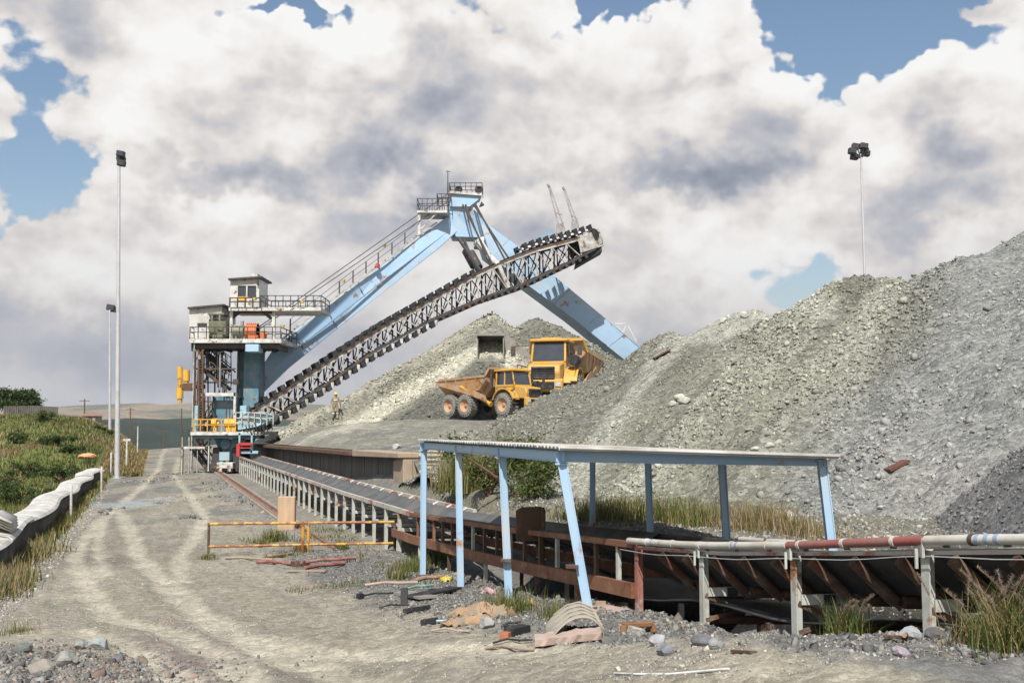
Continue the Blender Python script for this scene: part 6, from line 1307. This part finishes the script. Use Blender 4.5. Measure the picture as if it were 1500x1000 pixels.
lay(590, 872, 628, 880, 'sheet', LG, plank(.30, .03), 'grey bent sheet in the scrap heap', 'sheet', .05)
lay(555, 893, 600, 888, 'rod', BLACK, rodf(.012), 'short thin black rod below the scrap heap', 'rod', .03)
lay(596, 898, 625, 894, 'belt_scrap', BLACK, plank(.14, .05), 'black rubber lump below the scrap heap', 'belt scrap', .04)
lay(592, 886, 602, 870, 'post_stub', DARKST, lambda m, a, b: m.box(a+Vector((0, 0, .1)), (.09, .08, .26)), 'short dark post stub in the scrap heap', 'stub', .0)
lay(700, 862, 730, 852, 'stick', WOOD, rodf(.012), 'thin stick right of the second shelter post', 'stick', .04)
def rag(x, y, w, h, mat, label, cat, seed, tall=.08):
    p = gp(x, y); r = np.random.default_rng(seed); m = MB(); rows = []
    for i in range(15): rows.append([Vector((p.x+(i/14-.5)*w*(1+.2*math.sin(j+seed)), p.y+(j/7-.5)*h*(1+.3*math.sin(i*.7+seed)), gz(p.x+(i/14-.5)*w, p.y+(j/7-.5)*h)+.015+tall*math.sin(math.pi*j/7)*math.sin(math.pi*i/14)**.5+.022*r.normal())) for j in range(8)])
    m.sheet(rows); o = m.build('rag' if 'rag' in label else 'sacking', mat, None, origin=p, solid=.012, smooth=True); return tag(o, label, cat)
rag(652, 853, .20, .12, mk('yellow_cloth', (.48, .42, .09), .2, 8, .8, bump=.1), 'crumpled yellow rag at the end of the tan branch', 'rag', 3)
rag(706, 898, .75, .40, TAN, 'long tan sacking lying right of the scrap heap', 'sacking', 5, .09)
rag(688, 912, .55, .22, TAN, 'lower folded tan sacking beside the blue hose', 'sacking', 6, .05)
rag(716, 868, .20, .10, mk('pink_plastic', (.38, .26, .27), .3, 10, .6, bump=.1), 'crumpled pinkish plastic rag between two shelter posts', 'rag', 7, .05)
rag(776, 888, .12, .06, mk('orange_plastic', (.42, .3, .12), .2, 10, .6, bump=.1), 'small orange rag right of the third shelter post', 'rag', 8, .05)
a, b = gp(640, 913, .03), gp(690, 912, .03); single('hose', BHOSE, lambda m: m.path([a, a.lerp(b, .3)+Vector((0, -.05, .01)), a.lerp(b, .6)+Vector((0, -.12, 0)), b], .014, n=8), 'curved pale blue hose in front of the tan sacking', 'hose', a.lerp(b, .5), smooth=True)
lay(618, 915, 640, 912, 'rubber_scrap', BLACK, plank(.09, .06), 'black rubber scrap at the left end of the blue hose', 'belt scrap', .03)
lay(632, 926, 688, 927, 'stick', PINK, rodf(.010), 'thin pink stick below the blue hose', 'stick', .02)
lay(735, 922, 762, 914, 'rod', DARKST, rodf(.014), 'dark bent rod above the pink concrete slab', 'rod', .03)
lay(722, 946, 780, 941, 'rod', BLACK, rodf(.010), 'thin black rod left of the pink concrete slab', 'rod', .03)
lay(712, 952, 782, 954, 'pole', WOOD, rodf(.014), 'pale thin pole left of the pink concrete slab', 'pole', .02)
lay(738, 936, 750, 930, 'brick', mk('brick_red', (.33, .13, .07), .2, 6, .9, bump=.1), plank(.09, .06), 'reddish brick left of the pink concrete slab', 'brick', .03)
lay(745, 932, 770, 926, 'rubber_scrap', BLACK, plank(.12, .08), 'dark rubber lump above the pink concrete slab', 'belt scrap', .04)
# pink concrete slab and curled belt
a, b = gp(783, 946, .05), gp(880, 940, .08)
m = MB(); n = 14; rows = []
for i in range(n+1):
    c = a.lerp(b, i/n)+Vector((0, .0, .0)); e = .006*math.sin(i*2.3)+.004*math.sin(i*5.1); rows.append([c+Vector((0, -.10+e, -.035)), c+Vector((0, -.11-e, .025+e)), c+Vector((0, .10, .04+e)), c+Vector((0, .11, -.03)), c+Vector((0, -.10+e, -.035))])
m.sheet(rows); m.f.append(tuple(range(4))); m.f.append(tuple(len(m.v)-5+i for i in range(4))); tag(m.build('concrete_slab', PINK, None, origin=(a+b)/2), 'rough pinkish concrete slab in front of the curled belt', 'slab')
TANB = mk('tan_belt_backing', (.34, .31, .25), .1, 3, .85, dirt=.4, bump=.08)
a = gp(800, 945, .0); b = gp(890, 935, .0); m = MB(); rows = []
for k in range(9):
    y_ = k/8*.85
    rows.append([a.lerp(b, .02)+Vector((0, y_, .0)), a.lerp(b, .18)+Vector((0, y_*.96, .12)), a.lerp(b, .4)+Vector((0, y_*.92, .205)), a.lerp(b, .62)+Vector((0, y_*.9, .225)), a.lerp(b, .82)+Vector((0, y_*.88, .17)), a.lerp(b, .95)+Vector((0, y_*.86, .06)), a.lerp(b, .93)+Vector((0, y_*.86, -.04))])
cb_ = m.sheet(rows).build('curled_belt', TANB, None, origin=(a+b)/2, solid=.02, smooth=True); tag(cb_, 'curled arch of pale ribbed conveyor belt behind the pinkish slab', 'belt scrap')
md = cb_.modifiers.new('sub', 'SUBSURF'); md.levels = 1; md.render_levels = 2
for i in range(4): single('belt_rib', TANB, lambda m: m.path([Vector(rows[1+i*2][j])+Vector((0, 0, .014)) for j in range(1, 6)], .009, n=6), 'x', 'x', rows[1+i*2][3], smooth=True); bpy.context.scene.collection.objects[-1].parent = None
for o in [o for o in COL.objects if o.name.startswith('belt_rib')]:
    o.location = Vector(o.location)-Vector(cb_.location); o.parent = cb_
    for kk in ('label', 'category'): del o[kk]
lay(835, 905, 905, 897, 'concrete_slab', PINK, plank(.42, .09), 'broken pale slab behind the curled belt below the near shelter post', 'slab', .03, bevel=.02)
lay(880, 888, 935, 890, 'timber', TAN, plank(.12, .06), 'short tan timber under the rusty post of the conveyor', 'timber', .04)
lay(913, 928, 955, 926, 'rusty_bracket', mk('orange_rust', (.20, .10, .05), .25, 5, .9, bump=.15), lambda m, a, b: (m.beam(a, b, .07, .05), m.beam(a, a-Vector((0, .02, .09)), .06, .05), m.beam(b, b-Vector((-.02, .02, .08)), .05, .05)), 'orange-rusted bracket on the rubble before the conveyor', 'bracket', .08, bevel=.01)
lay(1075, 955, 1104, 957, 'rubber_scrap', BROWNST, plank(.05, .015), 'brown strap on the rubble between the first two tall posts', 'scrap', .01)
lay(1297, 939, 1327, 940, 'rusty_bar', RUSTY, plank(.03, .02), 'short rusty bar left of the pale slab rock', 'scrap', .03)
lay(1325, 942, 1385, 918, 'branch', TAN, rodf(.014), 'tan stick leaning by the last tall post', 'branch', .05)
a, b = gp(900, 988, .012), gp(1068, 982, .012); single('hose', mk('white_hose', (.6, .62, .62), .08, 3, .6, dirt=.4, bump=.02), lambda m: m.path([a, a.lerp(b, .2)+Vector((0, -.05, 0)), a.lerp(b, .5)+Vector((0, -.08, .0)), a.lerp(b, .8)+Vector((0, -.03, 0)), b], .009, n=6), 'long thin white hose across the road edge at the bottom', 'hose', a.lerp(b, .5), smooth=True)
# slabs sticking out of the heap
lay(957, 527, 981, 514, 'plate', BROWNST, plank(.5, .05), 'dark flat plate sticking out of the heap below its skyline', 'plate', .05, f=hA)
lay(1297, 690, 1326, 676, 'plate', mk('red_brown_plate', (.12, .05, .035), .2, 3, .8, bump=.1), plank(.35, .05), 'dark reddish plate lying on the big heap at right', 'plate', .02, f=hA)
# ---------------------------------------------------------------- air
hz_ = MB().box((0, 1500, 35), (9000, 8000, 130)).build('haze', None if False else WHITE, None); hz_.data.materials.clear()
hm_ = bpy.data.materials.new('air'); hm_.use_nodes = True; nt = hm_.node_tree; nt.nodes.clear(); o1 = nt.nodes.new('ShaderNodeOutputMaterial'); v1 = nt.nodes.new('ShaderNodeVolumePrincipled')
v1.inputs['Color'].default_value = (.80, .87, 1.0, 1); v1.inputs['Density'].default_value = .0001; v1.inputs['Anisotropy'].default_value = .2; nt.links.new(v1.outputs[0], o1.inputs['Volume']); hz_.data.materials.append(hm_); hz_['kind'] = 'stuff'
